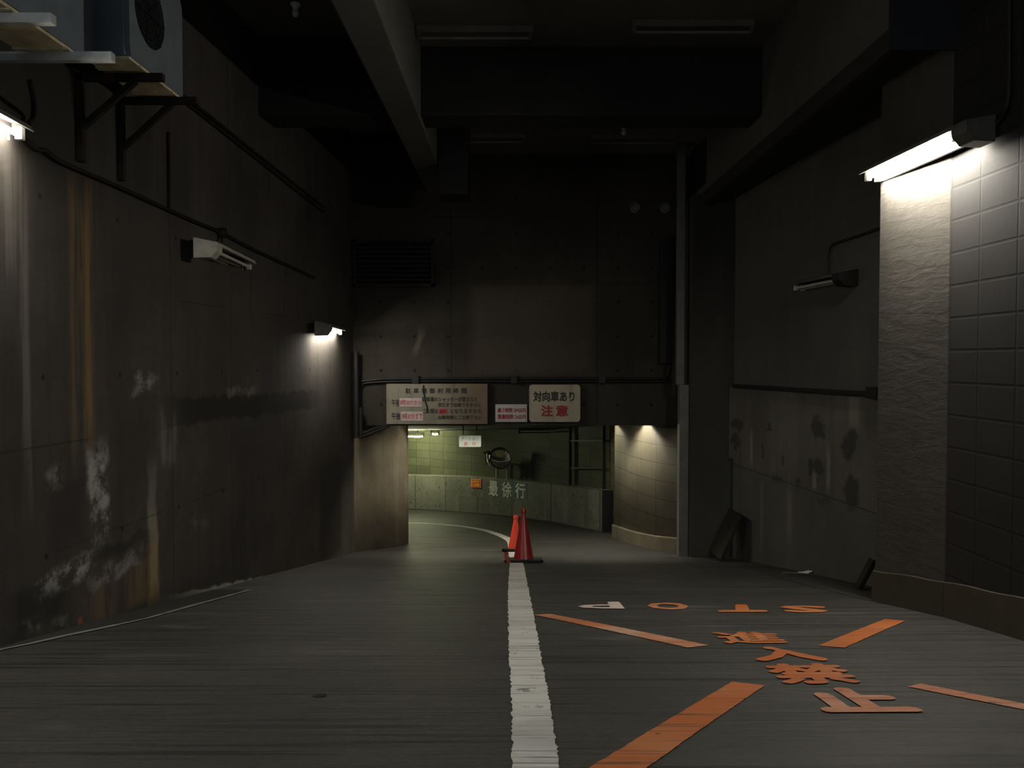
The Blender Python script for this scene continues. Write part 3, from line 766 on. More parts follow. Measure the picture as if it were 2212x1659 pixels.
# pillar lamp on the right
pa = on_x(2070, 290, 3.12); pbx = on_x(1884, 385, 3.12)
RL = lamp((3.235, (pa.y + pbx.y) / 2 - .02, (pa.z + pbx.z) / 2 + .03), 1.3, math.radians(90) + math.radians(3), True, 'brightly lit fluorescent lamp mounted on the right pillar', 'fluorescent lamps on the right', near=-1, box=M['grey_metal'], shade=M['hood'], tubemat=M['tube_new'])
c_ = on_rec(1788, 606); 
lamp((rec_x(c_.y) - .004, c_.y, c_.z), 1.0, math.radians(90) + math.atan(.0974), False, 'unlit fluorescent lamp on the recessed right wall under a bent conduit', 'fluorescent lamps on the right', shade=M['grey_metal'], near=-1, box=M['black'])
# added unseen lamp on the same wall, put in to brighten the near ramp
lamp((left_x(.3) + .004, .3, CZ + 1.95), 1.24, -LA, True, 'added unseen wall lamp higher up the ramp, brightening the near floor', G, shade=M['hood'])

# bare battens under the slabs
def batten(x0, x1, y, z, lit, label, group, tubemat=None, drop=0.0, mat=None, trough=0.0):
    o = thing('ceiling_batten', label, 'ceiling lamp', ((x0 + x1) / 2, y, z), group); h = (x1 - x0) / 2
    m = MB(); m.prism([(-h, -.055, 0), (-h, .055, 0), (-h, .03, -.055), (-h, -.03, -.055)], (-h, 0, 0), (h, 0, 0)); m.build('housing', mat or M['grey_metal'], o)
    tz_ = -.105 if not trough else -.076
    if trough:
        for sy in (-1, 1):
            m = MB(); m.hexa([(-h, sy * .055, -trough), (h, sy * .055, -trough), (h, sy * .062, -trough), (-h, sy * .062, -trough), (-h, sy * .050, 0), (h, sy * .050, 0), (h, sy * .060, 0), (-h, sy * .060, 0)]); m.build('reflector', M['hood'], o)
    m = MB(); m.tube([(-h + .04, 0, tz_), (h - .04, 0, tz_)], .016, 12); m.build('tube', (tubemat or M['tube']) if lit else M['tube_dusty'], o, smooth=True)
    for sx in (-1, 1):
        m = MB(); m.box(sx * (h - .025) - .018, sx * (h - .025) + .018, -.02, .02, tz_ - .02, -.05); m.build('socket', M['grey_metal'], o)
    if drop:
        for sx in (-.6, .6):
            m = MB(); m.bar((sx * h, 0, 0), (sx * h, 0, drop), .02, .02, (0, 1, 0)); m.build('hanger', M['grey_cable'], o)
    return o
BG = 'unlit battens under the ceiling'
batten(-1.0, .22, 8.5, ZS1, False, 'unlit batten under the near ceiling bay beside the long beam', BG, mat=M['grey_metal'])
batten(1.24, 2.50, 8.35, ZS1, False, 'unlit batten under the near ceiling bay towards the right wall', BG)
batten(-.95, .20, 11.7, ZS2, False, 'unlit batten under the far ceiling bay beside the black duct', BG)
batten(1.15, 2.40, 11.75, ZS2, False, 'unlit batten under the far ceiling bay near the back wall, right', BG)
TG = 'lamps under the tunnel ceiling'
batten(.15, .95, 19.0, tz(19.0), False, 'unlit batten under the dark tunnel ceiling beyond the signs', TG)
y5 = 21.3; p5 = on_y(898, 943, y5)
batten(p5.x - .62, p5.x + .23, y5, p5.z + .105, True, 'lit tube behind the round corner in the tunnel', TG, M['tube_green'], drop=tz(y5) - p5.z - .105)
y6 = 20.9; p6 = on_y(939, 938, y6)
batten(p6.x - .11, p6.x + .13, y6, p6.z + .105, True, 'small lit tube further round the tunnel bend', TG, M['tube_green'], drop=tz(y6) - p6.z - .105)
def tw_x(y):
    for a, b in zip(twc[:-1], twc[1:]):
        if a.y <= y <= b.y: return a.x + (b.x - a.x) * (y - a.y) / (b.y - a.y)
    return twc[-1].x
batten(-1.35, -.15, 13.6, tz(13.6), True, 'lit tube just inside the tunnel mouth above the left lane', TG, M['tube_tunnel'], trough=.125)
batten(tw_x(13.55) - 1.22, tw_x(13.55) - .03, 13.55, tz(13.55), True, 'lit tube just inside the tunnel mouth with its end at the right wall', TG, M['tube_tunnel'], trough=.125)
batten(tw_x(15.0) - 1.1, tw_x(15.0) - .03, 15.0, tz(15.0), True, 'lit tube deeper under the tunnel ceiling with its end at the right wall', TG, M['tube_low'], trough=.11)

# ------------------------------------------------------------------ traffic cones
def cone_mat(name, col, rough, tr=0.0):
    t = NT(name); n = t.noise(sc=6, detail=5, rough=.7); c = t.mix(t.step(n, .45, .75, 0, .5), col, tuple(x * .45 for x in col))
    m = t.out(c, rough, .5); return m
def cone(px, py, h, mat, label, lean=(0, 0), wide=1.0):
    p = on_floor(px, py); rt = Matrix.Rotation(-math.atan(.17), 4, 'X')
    o = thing('traffic_cone', label, 'traffic cone', (p.x, p.y, slope_z(p.y) + .004), 'traffic cones on the centre line', (-math.atan(.17) + lean[0], lean[1], 0))
    m = MB(); r0 = .135 * h / .7 * wide
    m.lathe([(r0, .035), (r0 * .97, .05), (.030, h - .07), (.037, h - .065), (.037, h - .02), (.030, h), (.022, h), (.022, h - .05)], 40)
    m.build('cone_body', mat, o, smooth=True)
    m = MB(); e = .255 * h / .7; k = .05
    pts = [(-e + k, -e), (e - k, -e), (e, -e + k), (e, e - k), (e - k, e), (-e + k, e), (-e, e - k), (-e, -e + k)]
    m.prism([(x, y, 0) for x, y in pts], (0, 0, 0), (0, 0, .035)); m.build('base', M['black'], o, bevel=.006, label='black rubber base')
    return o
red = cone_mat('shaded_red_plastic', (.27, .014, .014), .35)  # darkened to paint in the front cone's unlit side
bright = cone_mat('lit_red_plastic', (.90, .065, .028), .45)  # brightened to paint in tunnel light on the rear cone
cone(1131, 1213, .73, red, 'dark red traffic cone standing in front on the end of the white line', (0, 0))
cone(1112, 1190, .58, bright, 'bright orange-red traffic cone half hidden behind the dark red cone', (0, .03))
p = on_floor(1098, 1219)
m = MB(); g = lambda a, b: on_y(a, b, p.y)
path = [g(1100, 1217), g(1096, 1208), g(1092, 1202), g(1093, 1197), g(1097, 1196)]
for i, q in enumerate(path): q.y += .012 * i
for j in range(4):
    pass
pth = catmull(path, 4)
for a, b in zip(pth[:-1], pth[1:]): m.bar(a, b, .012, .05, (1, 0, 0))
tag(m.build('plastic_strip', red, loc=(p.x, p.y, p.z)), 'bent dark red plastic strip curling up at the left foot of the cones', 'plastic strip')

# ------------------------------------------------------------------ signs
SIGN_Y = {}
def sign(name, px0, py0, px1, py1, Y, mat, label, edge=None, round_=.0, depth=.03, cat='sign'):
    a = on_y(px0, py1, Y); b = on_y(px1, py0, Y)
    o = thing(name, label, cat, ((a.x + b.x) / 2, Y, (a.z + b.z) / 2)); hx, hz = (b.x - a.x) / 2, (b.z - a.z) / 2
    m = MB(); pts = []
    if round_:
        for cx, cz, t0 in ((hx - round_, hz - round_, 0), (-hx + round_, hz - round_, 90), (-hx + round_, -hz + round_, 180), (hx - round_, -hz + round_, 270)):
            for k in range(6): t = math.radians(t0 + 18 * k); pts.append((cx + round_ * math.cos(t), 0, cz + round_ * math.sin(t)))
    else: pts = [(hx, 0, hz), (-hx, 0, hz), (-hx, 0, -hz), (hx, 0, -hz)]
    m.prism(pts, (0, 0, 0), (0, depth, 0)); m.build('panel', mat, o)
    SIGN_Y[o.name] = Y
    return o
def write(o, text, px0, py0, px1, py1, mat, bold=.02, off=.003, name='lettering', under=None):
    Y = SIGN_Y[o.name] - off; a = on_y(px0, py1, Y); b = on_y(px1, py0, Y); L = o.location
    m = MB(); letter_map(m, text, lambda u, v: Vector((a.x + (b.x - a.x) * u, Y, a.z + (b.z - a.z) * v)) - L, bold)
    return m.build(name, mat, under or o)
ink = plain('black_sign_ink', (.012, .012, .014), .6); ink_old = plain('faded_black_ink', (.03, .027, .022), .7)
redink = plain('dark_red_ink', (.26, .018, .022), .6); redbright = plain('red_sticker_ink', (.36, .04, .05), .6); blueink = plain('faded_blue_ink', (.10, .14, .22), .6)
stick = plain('white_sticker', (.46, .39, .38), .6, var=.1)
SH = on_y(942, 870, 12.7)
s1 = sign('hours_sign', 835, 829, 1053, 916, 12.72, aged_panel('weathered_sign_board', (.21, .20, .155), (.12, .11, .085), (-.1, .7, (.11, .068, .040), .8)), 'large weathered parking hours sign with two white stickers', depth=.07)
for k_, ch in enumerate('駐車場御利用時間'): write(s1, ch, 876 + 17.2 * k_, 838.5, 887.5 + 17.2 * k_, 850, ink, .022)
write(s1, '午前', 846, 862, 864, 878, ink, .02); write(s1, '午後', 846, 891, 865, 907, ink, .02)
for (a, b, c, d, tx) in ((863, 860, 911, 878.5, '8時30分から'), (866, 889, 914, 909, '9時30分まで')):
    pa_, pb_ = on_y(a, d, 12.72), on_y(c, b, 12.72); m = MB(); L = s1.location
    m.box(pa_.x - L.x, pb_.x - L.x, -.006, -.001, pa_.z - L.z, pb_.z - L.z); st_ = m.build('sticker', stick, s1, label='white sticker with red opening hours')
    write(s1, tx, a + 1.5, b + 3, c - 1.5, d - 3, redbright, .006, .008, under=st_)
write(s1, '駐車場のシャッターが閉まると', 912, 857, 1031, 868, ink_old, .024)
write(s1, '翌日まで出庫できません', 946, 870, 1039, 879, ink_old, .024)
write(s1, 'この間は', 914, 883, 946, 893, ink_old, .024); write(s1, 'となりますから', 973, 883, 1040, 893, ink_old, .024)
pa_, pb_ = on_y(948, 894, 12.72), on_y(967, 883, 12.72); m = MB(); L = s1.location
m.box(pa_.x - L.x, pb_.x - L.x, -.005, -.001, pa_.z - L.z, pb_.z - L.z); st_ = m.build('red_patch', redbright, s1, label='small red patch with lettering')
write(s1, '有料', 950, 885, 965, 892.5, ink_old, .01, .007, under=st_)
write(s1, '出庫時間にご注意下さい', 946, 897, 1040, 906, ink_old, .024)
m = MB(); L = s1.location
pts = [(915, 832), (914, 845), (918, 858), (919, 868), (923, 880), (922, 892)]
for (a, b), (c, d) in zip(pts[:-1], pts[1:]):
    m.bar(on_y(a, b, 12.715) - L, on_y(c, d, 12.715) - L, .022, .008, (0, 1, 0))
m.build('crack', M['black'], s1, label='dark crack down the board')
s2 = sign('limit_sign', 1070, 873.5, 1138.5, 911.5, 12.76, aged_panel('white_sign_board', (.42, .40, .39), (.32, .30, .28)), 'small white sign with two red lines limiting height and weight', depth=.02)
write(s2, '高さ制限 2M以内', 1075, 881, 1136, 891, redink, .022); write(s2, '重量制限 2t以内', 1075, 895, 1136, 905, redink, .022)
s3 = sign('oncoming_sign', 1143, 831, 1253.5, 911.5, 12.74, aged_panel('cream_sign_board', (.36, .32, .24), (.27, .235, .165)), 'cream sign with rounded corners, black lettering above dark red lettering', round_=.055, depth=.04)
write(s3, '対向車あり', 1152, 845, 1241.5, 868, ink, .028); write(s3, '注', 1168.5, 875, 1194.5, 899.5, redink, .03); write(s3, '意', 1200.5, 875, 1227.5, 899.5, redink, .03)
Y4 = 14.1
s4 = sign('gate_sign', 991.5, 941, 1039, 965.5, Y4, aged_panel('pale_sign_board', (.25, .275, .26), (.19, .21, .195)), 'pale hanging sign in the tunnel mouth with blue and red lettering', depth=.03, round_=.02)
write(s4, 'ゲートあり', 996, 944, 1034, 952, blueink, .012); write(s4, '徐', 1002, 954.5, 1010, 962.5, redink, .012); write(s4, '行', 1020, 954.5, 1028, 962.5, redink, .012)
for dx in (-.12, .12): m = MB(); m.bar((dx, .015, .12), (dx, .015, tz(Y4) - s4.location.z), .02, .02, (0, 1, 0)); m.build('hanger', M['black'], s4)
# red and yellow caution sticker board on the parapet
f = on_parapet(1018, 1040, lt(1034.5, .8), lt(1053, .8), .0)
b0, b1, b2, b3 = f(0, 1), f(1, 1), f(1, 0), f(0, 0)
c_ = (b0 + b1 + b2 + b3) / 4; o = thing('caution_plate', 'small red and yellow caution plate on the curved parapet', 'sign', c_)
nrm = (b1 - b0).cross(b3 - b0).normalized(); nrm = -nrm if nrm.y > 0 else nrm
pinkm = plain('pink_plate_border', (.90, .45, .36), .5, var=.1); redp = plain('red_plate', (.85, .06, .02), .5); yel = plain('yellow_plate_ink', (.95, .65, .06), .5)
m = MB(); m.prism([q + nrm * .004 for q in (b0, b1, b2, b3)], (0, 0, 0), nrm * .012); wpart(m, 'border', pinkm, o)
sh = lambda q, k: c_ + (q - c_) * k
m = MB(); m.prism([sh(q, .88) + nrm * .016 for q in (b0, b1, b2, b3)], (0, 0, 0), nrm * .003); wpart(m, 'panel', redp, o)
q = quad_map(*[x + nrm * .022 for x in (b0, b1, b2, b3)])
m = MB(); letter_map(m, '出庫車に', lambda u, v: q(.12 + .76 * u, .58 + .28 * v), .02); wpart(m, 'lettering', yel, o); m = MB(); letter_map(m, 'ご注意', lambda u, v: q(.12 + .76 * u, .14 + .34 * v), .03); wpart(m, 'lettering', yel, o)

# ------------------------------------------------------------------ traffic mirrors on the parapet
mir = NT('mirror_glass').out((.85, .85, .82), .04, .5, 1.0)
def mirror(px, py, rx, face, foot_px, label, rad, ym):
    sf = s_at(foot_px); pf, _ = para(sf, -.12); zt = para_top(para(sf)[0])
    c = on_y(px, py, pf.y - .18)
    o = thing('traffic_mirror', label, 'traffic mirror', (pf.x, pf.y, zt), 'convex mirrors on the parapet')
    fd = Vector(face).normalized(); z = fd; x = Vector((0, 0, 1)).cross(z).normalized(); y = z.cross(x)
    R4 = Matrix((x, y, z)).transposed().to_4x4()
    m = MB(); m.lathe([(rad * k, .07 * rad * 2 * (1 - k * k)) for k in (1, .9, .75, .6, .45, .3, .15, .01)], 36, c, R4); wpart(m, 'mirror_dish', mir, o, smooth=True)
    m = MB(); m.lathe([(rad * 1.0, -.02), (rad * 1.02, -.02), (rad * 1.02, .02), (rad * .99, .02), (rad * .99, .0)], 36, c, R4); wpart(m, 'rim', M['hoodred'], o, smooth=True)
    m = MB()
    prof = []
    for k in range(13):
        t = math.radians(35 + 110 * k / 12); a = x * math.cos(t) + y * math.sin(t)
        prof.append((c + a * rad * 1.05 + z * .03, c + a * rad * 1.07 + z * .09))
    vs = [q for pr in prof for q in pr]; m.add(vs, [(2 * i, 2 * i + 1, 2 * i + 3, 2 * i + 2) for i in range(12)]); wpart(m, 'visor', M['hoodred'], o, solid=.006)
    m = MB(); pt = Vector((pf.x, pf.y, zt - .02)); m.tube([pt, Vector((pf.x, pf.y, c.z - .05)), c - fd * .02], .028, 10); wpart(m, 'post', M['postw'], o, smooth=True)
M['hoodred'] = plain('dark_red_brown_rim', (.06, .018, .012), .5); M['postw'] = plain('pale_post_paint', (.50, .50, .40), .5)
mirror(1081, 990, 16, (-.30, -.95, -.06), 1088.5, 'convex road mirror on the right post above the white wall lettering', .27, 0)
mirror(1056, 990, 8, (-.85, -.50, -.05), 1066, 'convex road mirror turned to the left, half hidden behind its neighbour', .18, 0)

# ------------------------------------------------------------------ air conditioners on brackets
XA = -2.585
def aircon(y0, y1, zb, label, depth=.32, h=.80):
    o = thing('air_conditioner', label, 'air conditioner', (XA - depth / 2, (y0 + y1) / 2, zb), 'air conditioners on the left wall')
    hx = depth / 2; hy = (y1 - y0) / 2
    m = MB(); m.box(-hx, hx - .03, -hy, hy, .03, h); m.build('casing', M['ac'], o, bevel=.015)
    fc = hy * -.28; fr = .235; fz = .435
    # front panel with a round opening
    m = MB(); n = 40
    outer = []; inner = []
    for k in range(n):
        t = 2 * math.pi * k / n; c, s = math.cos(t), math.sin(t)
        inner.append((hx, fc + fr * c, fz + fr * s))
        ky = (hy - fc if c > 0 else hy + fc) / max(abs(c), 1e-6); kz = (h - fz if s > 0 else fz - .03) / max(abs(s), 1e-6); kk = min(ky, kz)
        outer.append((hx, fc + kk * c, fz + kk * s))
    back = [(hx - .03, q[1], q[2]) for q in inner]
    m.add(outer + inner + back, [(k, (k + 1) % n, n + (k + 1) % n, n + k) for k in range(n)] + [(n + k, n + (k + 1) % n, 2 * n + (k + 1) % n, 2 * n + k) for k in range(n)])
    ob = [(hx - .03, q[1], q[2]) for q in outer]; m.add(outer + ob, [(k, n + k, n + (k + 1) % n, (k + 1) % n) for k in range(n)])
    m.build('front_panel', M['ac'], o)
    m = MB(); m.lathe([(fr, 0), (fr, .004)], n, (hx - .028, fc, fz), Matrix.Rotation(math.pi / 2, 4, 'Y')); m.build('fan_opening', M['ac_dark'], o, label='dark round fan opening')
    m = MB()
    for q in range(3):
        a = q * 2.094 + .3
        m.add([(hx - .018, fc + .03 * math.cos(a), fz + .03 * math.sin(a)), (hx - .015, fc + fr * .92 * math.cos(a + .1), fz + fr * .92 * math.sin(a + .1)), (hx - .021, fc + fr * .92 * math.cos(a + .9), fz + fr * .92 * math.sin(a + .9)), (hx - .021, fc + .05 * math.cos(a + 1), fz + .05 * math.sin(a + 1))], [(0, 1, 2, 3)])
    m.build('fan', M['ac_dark'], o, solid=.004)
    m = MB()
    for k in range(1, 6): 
        r = fr * k / 5.5; m.tube([(hx + .004, fc + r * math.cos(t), fz + r * math.sin(t)) for t in [2 * math.pi * j / 28 for j in range(29)]], .003, 5, False)
    for k in range(8):
        a = k * math.pi / 4; m.bar((hx + .004, fc, fz), (hx + .004, fc + fr * math.cos(a), fz + fr * math.sin(a)), .006, .006)
    m.build('fan_guard', M['ac_dark'], o)
    m = MB(); m.box(-hx + .01, hx - .01, -hy + .01, hy - .01, .012, .03); m.build('base_pan', M['ac_under'], o, label='beige base pan')
    for sy in (-.6, .6):
        m = MB(); m.box(-hx + .01, hx + .005, sy * hy - .03, sy * hy + .03, 0, .014); m.build('foot', M['ac_under'], o)
    return o
ZA2 = CZ + 2.03; ZA1 = CZ + 1.80
aircon(5.45, 6.32, ZA2, 'grey outdoor air conditioner unit further along the left wall')
aircon(4.0, 4.87, ZA1, 'grey outdoor air conditioner unit at the upper left corner, nearer')
def bracket(y, zt, label, arm=.62, leg=.62, mat='rust', armmat=None, brace=True):
    x0 = left_x(y); o = thing('wall_bracket', label, 'bracket', (x0, y, zt), 'steel brackets under the air conditioners'); o.rotation_euler = (0, 0, 0)
    m = MB(); m.box(.002, .05, -.025, .025, -leg, 0); m.build('wall_leg', M[mat], o)
    m = MB(); m.box(.0, arm, -.025, .025, -.052, -.002); m.build('arm', M[armmat or mat], o)
    if brace: 
        m = MB(); m.bar((.03, 0, -leg * .62), (arm * .68, 0, -.05), .04, .04, (0, 1, 0)); m.build('brace', M[mat], o)
    return o
bracket(5.71, ZA2, 'dark rusty bracket under the near end of the farther air conditioner')
bracket(6.22, ZA2, 'dark rusty bracket under the far end of the farther air conditioner', leg=.64)
bracket(4.20, ZA1, 'pale galvanised bracket under the nearer air conditioner, closest to the viewer', arm=.82, leg=.42, armmat='galv', brace=False)
bracket(4.72, ZA1, 'pale galvanised bracket under the far end of the nearer air conditioner', arm=.83, leg=.42, armmat='galv', brace=False)
# refrigerant hose hanging from the units
m = MB(); P = [on_left(64, 175, .25), on_left(72, 215, .18), on_left(72, 250, .06), on_left(62, 268, .05)]
tag(m.tube(catmull(P, 6), .016) and m.build('hose', M['cable'], loc=P[0], smooth=True), 'black hose looping down from the air conditioners beside the left lamp', 'hose')

# ------------------------------------------------------------------ cables and conduits
def run(points, r, name, label, cat, mat, n=6, smooth=True):
    m = MB(); m.tube(catmull(points, n), r, 8); return tag(m.build(name, mat, loc=points[0], smooth=smooth), label, cat)
for off, lab in ((0, 'upper black cable of the pair sloping down the left wall behind the air conditioners'), (11, 'lower black cable of the pair sloping down the left wall behind the air conditioners')):
    run([on_left(x, y + off, .025) for x, y in ((380, 195), (409, 216), (480, 272), (560, 336), (640, 400), (700, 447))], .014, 'cable', lab, 'cable', M['cable'])
o = thing('cable_line', 'sagging black cable running along the left wall past the unlit lamp', 'cable', on_left(98, 325, .03))
m = MB(); m.tube(catmull([on_left(x, y, .028) for x, y in ((30, 285), (62, 306), (80, 322), (98, 325), (120, 343), (160, 362), (240, 396), (330, 437), (420, 478), (478, 502), (540, 535), (600, 563), (680, 600))], 5), .016, 8); wpart(m, 'wire', M['cable'], o, smooth=True)
m = MB(); c_ = on_left(480, 503, .04); m.lathe([(.045, -.035), (.05, -.03), (.05, .03), (.045, .035)], 16, c_, Matrix.Rotation(math.pi / 2, 4, 'Y')); wpart(m, 'junction_box', M['cable'], o)
m = MB(); m.tube([c_, on_left(479, 522, .05)], .014, 8); wpart(m, 'drop', M['cable'], o)
# drip pipe on the left wall
a = on_left(365, 285, .02); b = on_left(368, 458, .02)
tag(MB().tube([a, Vector((left_x(a.y) + .02, a.y, b.z))], .012, 8).build('drip_pipe', M['rust'], loc=a, smooth=True), 'thin dark vertical pipe on the left wall ending at the sagging cable', 'pipe')
# conduits across the back wall
o = thing('conduit', 'dark conduit with clamps running across the back wall above the signs', 'conduit', on_y(1106, 822, 12.75))
m = MB(); Yc = 12.75
m.tube(catmull([on_y(x, y, Yc) for x, y in ((776, 834), (779, 825), (790, 823), (830, 819), (900, 818.5), (1106, 818), (1300, 818), (1420, 818), (1437, 816), (1444, 806), (1445, 788))], 5), .022, 8); wpart(m, 'pipe', M['cable'], o, smooth=True)
m = MB(); m.tube(catmull([on_y(x, y, Yc) for x, y in ((780, 838), (783, 832), (790, 828), (830, 825), (900, 824), (1106, 824), (1300, 824), (1424, 824), (1436, 821), (1443, 812), (1449, 800), (1449, 788))], 5), .018, 8); wpart(m, 'pipe', M['cable'], o, smooth=True)
for px in (898, 1110, 1300):
    m = MB(); c_ = on_y(px, 820, 12.74); m.box(c_.x - .05, c_.x + .05, 12.70, 12.795, c_.z - .06, c_.z + .06); wpart(m, 'clamp', M['cable'], o)
a = on_y(1425, 515, 12.74); b = on_y(1450, 785, 12.74)
m = MB(); m.box(a.x, b.x, 12.66, 12.795, b.z, a.z); tag(m.build('cable_trunking', M['black'], loc=(a.x, 12.73, b.z), bevel=.006), 'tall black cable trunking on the right of the back wall', 'trunking')
o = thing('riser_conduit', 'thick dark vertical pipe in the corner left of the hours sign', 'conduit', on_y(770, 940, 12.55))
m = MB(); a = on_y(769, 760, 12.6); b = on_y(769, 946, 12.6); m.tube([a, Vector((a.x, 12.6, b.z))], .045, 12); wpart(m, 'pipe', M['cable'], o, smooth=True)
m = MB(); a = on_y(779, 880, 12.6); b = on_y(779, 944, 12.6); m.tube([a, Vector((a.x, 12.6, b.z))], .03, 10); wpart(m, 'pipe', M['cable'], o, smooth=True)
for d in (0, 7):
    m = MB(); m.tube([on_y(783, 936 + d, 12.6), on_y(812, 924 + d, 12.7), on_y(842, 918 + d * .3, 12.78)], .015, 8); wpart(m, 'elbow', M['cable'], o, smooth=True)
# right side conduits
run([on_rec(1912, 488, .03), on_rec(1860, 507, .03), on_rec(1812, 523, .03), on_rec(1796, 530, .03), on_rec(1790, 545, .03), on_rec(1789, 570, .03), on_rec(1788, 592, .03)], .013, 'conduit', 'thin bent conduit feeding the unlit lamp on the recessed right wall', 'conduit', M['cable'])
o = thing('heavy_cable', 'thick black cable lying along the ledge of the recessed right wall', 'cable', on_rec(1700, 840, .08))
m = MB(); m.tube(catmull([on_rec(x, y, .10) for x, y in ((1584, 834), (1620, 836), (1700, 841), (1780, 846), (1850, 850), (1900, 851))], 6), .030, 8); wpart(m, 'sheath', M['cable'], o, smooth=True)
c_ = on_rec(1891, 848, .12); m = MB(); m.box(c_.x - .06, c_.x + .04, c_.y - .12, c_.y + .10, c_.z - .06, c_.z + .055); wpart(m, 'junction_box', M['black'], o, bevel=.01)
run([Vector((3.285, 5.52, CZ + 1.60)), Vector((3.285, 5.38, CZ + 1.63)), on_x(2150, 262, 3.285), on_x(2168, 245, 3.285), on_x(2178, 210, 3.285), on_x(2180, 120, 3.285), on_x(2180, 0, 3.285), on_x(2180, -160, 3.285)], .014, 'conduit', 'dark conduit rising on the block wall from the bright pillar lamp', 'conduit', M['cable'])

# ------------------------------------------------------------------ back wall fittings
a = on_y(700, 620, 12.8); b = on_y(938, 519, 12.8); xl = left_x(12.7) + .03
o = thing('louvre_vent', 'black louvred vent opening high on the left of the back wall', 'vent', ((xl + b.x) / 2, 12.76, a.z))
m = MB(); m.box(xl, b.x, 12.78, 12.80, a.z, b.z); wpart(m, 'backing', M['black'], o)
m = MB(); fw = .04
m.box(xl, b.x, 12.70, 12.78, a.z, a.z + fw); m.box(xl, b.x, 12.70, 12.78, b.z - fw, b.z); m.box(xl, xl + fw, 12.70, 12.78, a.z, b.z); m.box(b.x - fw, b.x, 12.70, 12.78, a.z, b.z); wpart(m, 'frame', M['black'], o)
m = MB(); nz = 9
for k in range(nz):
    z = a.z + fw + (b.z - a.z - 2 * fw) * (k + .5) / nz; m.bar((xl + fw, 12.74, z), (b.x - fw, 12.74, z), .006, .06, (0, 1, .9))
wpart(m, 'slats', M['black'], o)
for px, lab in ((1372, 'pale round vent cap on the back wall, left one of the pair'), (1437, 'pale round vent cap on the back wall, right one beside the post')):
    c_ = on_y(px, 449, 12.8); o = thing('vent_cap', lab, 'vent cap', c_, 'round vent caps'); R4 = Matrix.Rotation(math.pi / 2, 4, 'X')
    m = MB(); m.lathe([(.085, 0), (.085, .03), (.075, .045), (.06, .045), (.055, .03), (.01, .03)], 28, (0, 0, 0), R4); m.build('ring', M['cap'], o, smooth=True)
    m = MB(); m.lathe([(.05, .03), (.045, .05), (.01, .055)], 20, (0, 0, 0), R4); m.build('cap', M['cap'], o, smooth=True)
for (px, py, Y, zc, lab) in ((1348, 271, 10.3, ZS2, 'small white ceiling lamp holder under the far ceiling bay'), (638, 8, 8.2, ZSL, 'small pale ceiling lamp holder in the dark bay left of the long beam')):
    d = ray(px, py); k = (zc - CZ) / d.z; c_ = Vector((0, 0, CZ)) + d * k; o = thing('lamp_holder', lab, 'lamp holder', c_, 'ceiling lamp holders')
    m = MB(); m.lathe([(.05, 0), (.05, -.02), (.03, -.03), (.028, -.06)], 20); m.build('base', M['socket'], o, smooth=True)
    m = MB(); m.lathe([(.02, -.06), (.034, -.085), (.034, -.11), (.02, -.13), (.002, -.135)], 20); m.build('globe', M['white_metal'], o, smooth=True)
m = MB(); m.box(-1.0, -.60, 10.9, 11.5, CZ + 2.25, ZS2)
tag(m.build('air_duct', M['black'], loc=(-.8, 11.2, ZS2), bevel=.01), 'black square duct dropping from the ceiling beside the long beam', 'duct')
# steel post at the right of the tunnel mouth and dark box high in the niche
x0, x1 = on_y(1463, 700, 12.1).x, on_y(1479, 700, 12.1).x
o = thing('steel_post', 'tall grey steel post between the tunnel mouth and the dark niche', 'post', ((x0 + x1) / 2, 12.15, slope_z(12.15)))
zmid = on_y(1480, 831, 12.1).z
m = MB(); m.box(x0, x1, 12.1, 12.22, zmid, CZ + 3.2); wpart(m, 'upper_post', M['steel_post'], o, bevel=.006)
m = MB(); m.box(x0 + .04, x1 + .07, 12.08, 12.24, slope_z(12.08) - .03, zmid); wpart(m, 'lower_post', M['steel_post'], o, bevel=.006)
m = MB(); m.box(XU - .03, XU - .002, 11.55, 12.75, CZ + 2.55, CZ + 3.2)
tag(m.build('dark_hatch', M['black'], loc=(XU - .01, 12.1, CZ + 2.9)), 'black hatch high on the right wall above the niche', 'hatch')

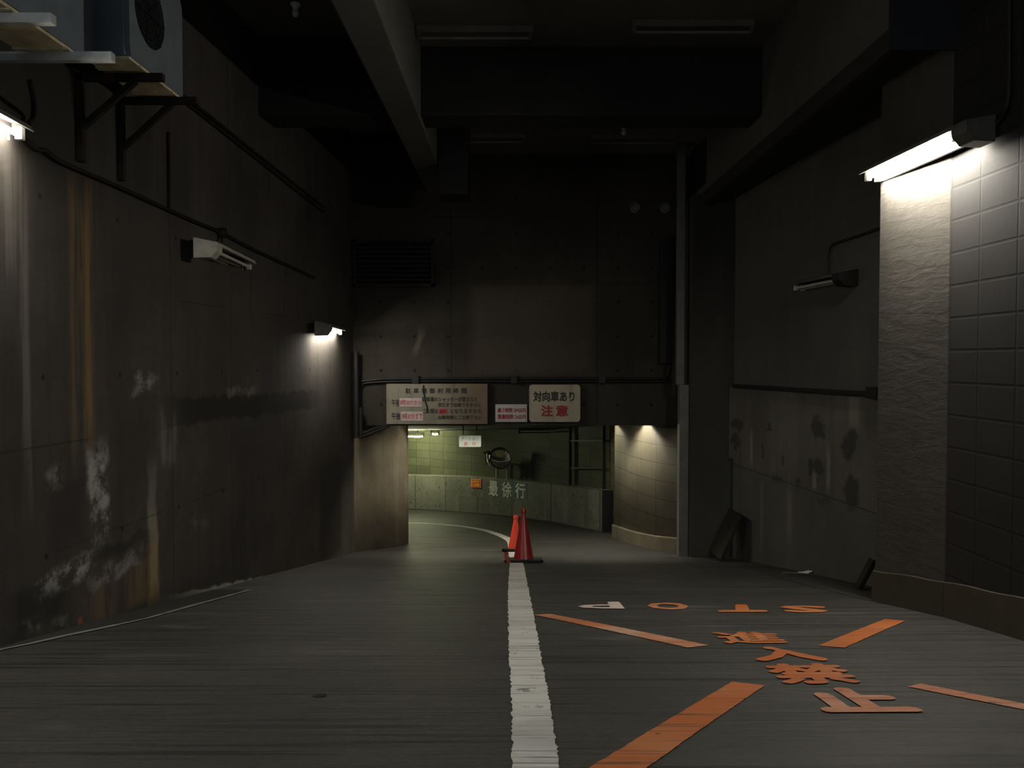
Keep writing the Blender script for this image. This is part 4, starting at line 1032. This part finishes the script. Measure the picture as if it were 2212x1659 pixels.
# ------------------------------------------------------------------ boards and litter in the right recess
wood = plain('dark_old_board', (.016, .014, .011), .8, 0, .2, .4)
def leaning(px_foot, py_foot, px_top, py_top, wid, label):
    a = on_floor(px_foot, py_foot); top = on_y(px_top, py_top, a.y)
    xw = rec_x(a.y) - OFF - .005; top.x = min(top.x, xw)
    m = MB(); d = Vector((0, 1, 0)); t_ = Vector((top.z - a.z, 0, -(top.x - a.x))).normalized() * .045
    p = [a, a + d * wid, Vector((top.x, a.y + wid, top.z)), Vector((top.x, a.y, top.z))]
    m.add([q for q in p] + [q - t_ for q in p], [(0, 1, 2, 3), (7, 6, 5, 4), (0, 4, 5, 1), (1, 5, 6, 2), (2, 6, 7, 3), (3, 7, 4, 0)])
    zmin = min(v.z - slope_z(v.y) for v in m.v)
    for v in m.v: v.z -= zmin - .002
    return tag(m.build('wooden_board', wood, loc=a, bevel=.004), label, 'board', 'dark boards leaning in the right recess')
leaning(1562, 1213, 1604, 1116, .55, 'dark board leaning against the far end of the recessed right wall')
leaning(1863, 1276, 1896, 1214, .10, 'low dark board leaning in the corner behind the right pillar')
scrap = plain('pale_paper', (.55, .54, .50), .7)
p = on_floor(1736, 1240); m = MB()
m.grid(lambda u, v: Vector((p.x + (u - .5) * .16 + .03 * v, p.y + (v - .5) * .10, slope_z(p.y) + .006 + .035 * u * u + .01 * math.sin(7 * v))), 5, 4)
tag(m.build('paper_scrap', scrap, loc=(p.x, p.y, slope_z(p.y)), solid=.002), 'crumpled pale scrap of paper at the foot of the recessed right wall', 'litter')
twig = plain('dirty_debris', (.06, .055, .045), .8)
for (a, b, c, d, lab) in ((1690, 1240, 1760, 1244, 'thin grey stick lying at the foot of the recessed right wall'), (1868, 1256, 1900, 1264, 'short pale stick lying behind the right pillar')):
    q0, q1 = on_floor(a, b), on_floor(c, d); q0.z += .012; q1.z += .012
    m = MB(); m.tube([q0, q0.lerp(q1, .5) + Vector((0, 0, .006)), q1], [.012, .010, .007], 7); tag(m.build('stick', twig, loc=q0, smooth=True), lab, 'litter')
p = on_floor(690, 1505); m = MB()
m.grid(lambda u, v: Vector((p.x + (u - .5) * .07, p.y + (v - .5) * .035 * math.sin(math.pi * (.08 + .84 * u)), slope_z(p.y) + .004 + .006 * u * v)), 6, 3)
tag(m.build('leaf', M['black'], loc=(p.x, p.y, slope_z(p.y)), solid=.001), 'small dark dead leaf on the open ramp left of the white line', 'litter')
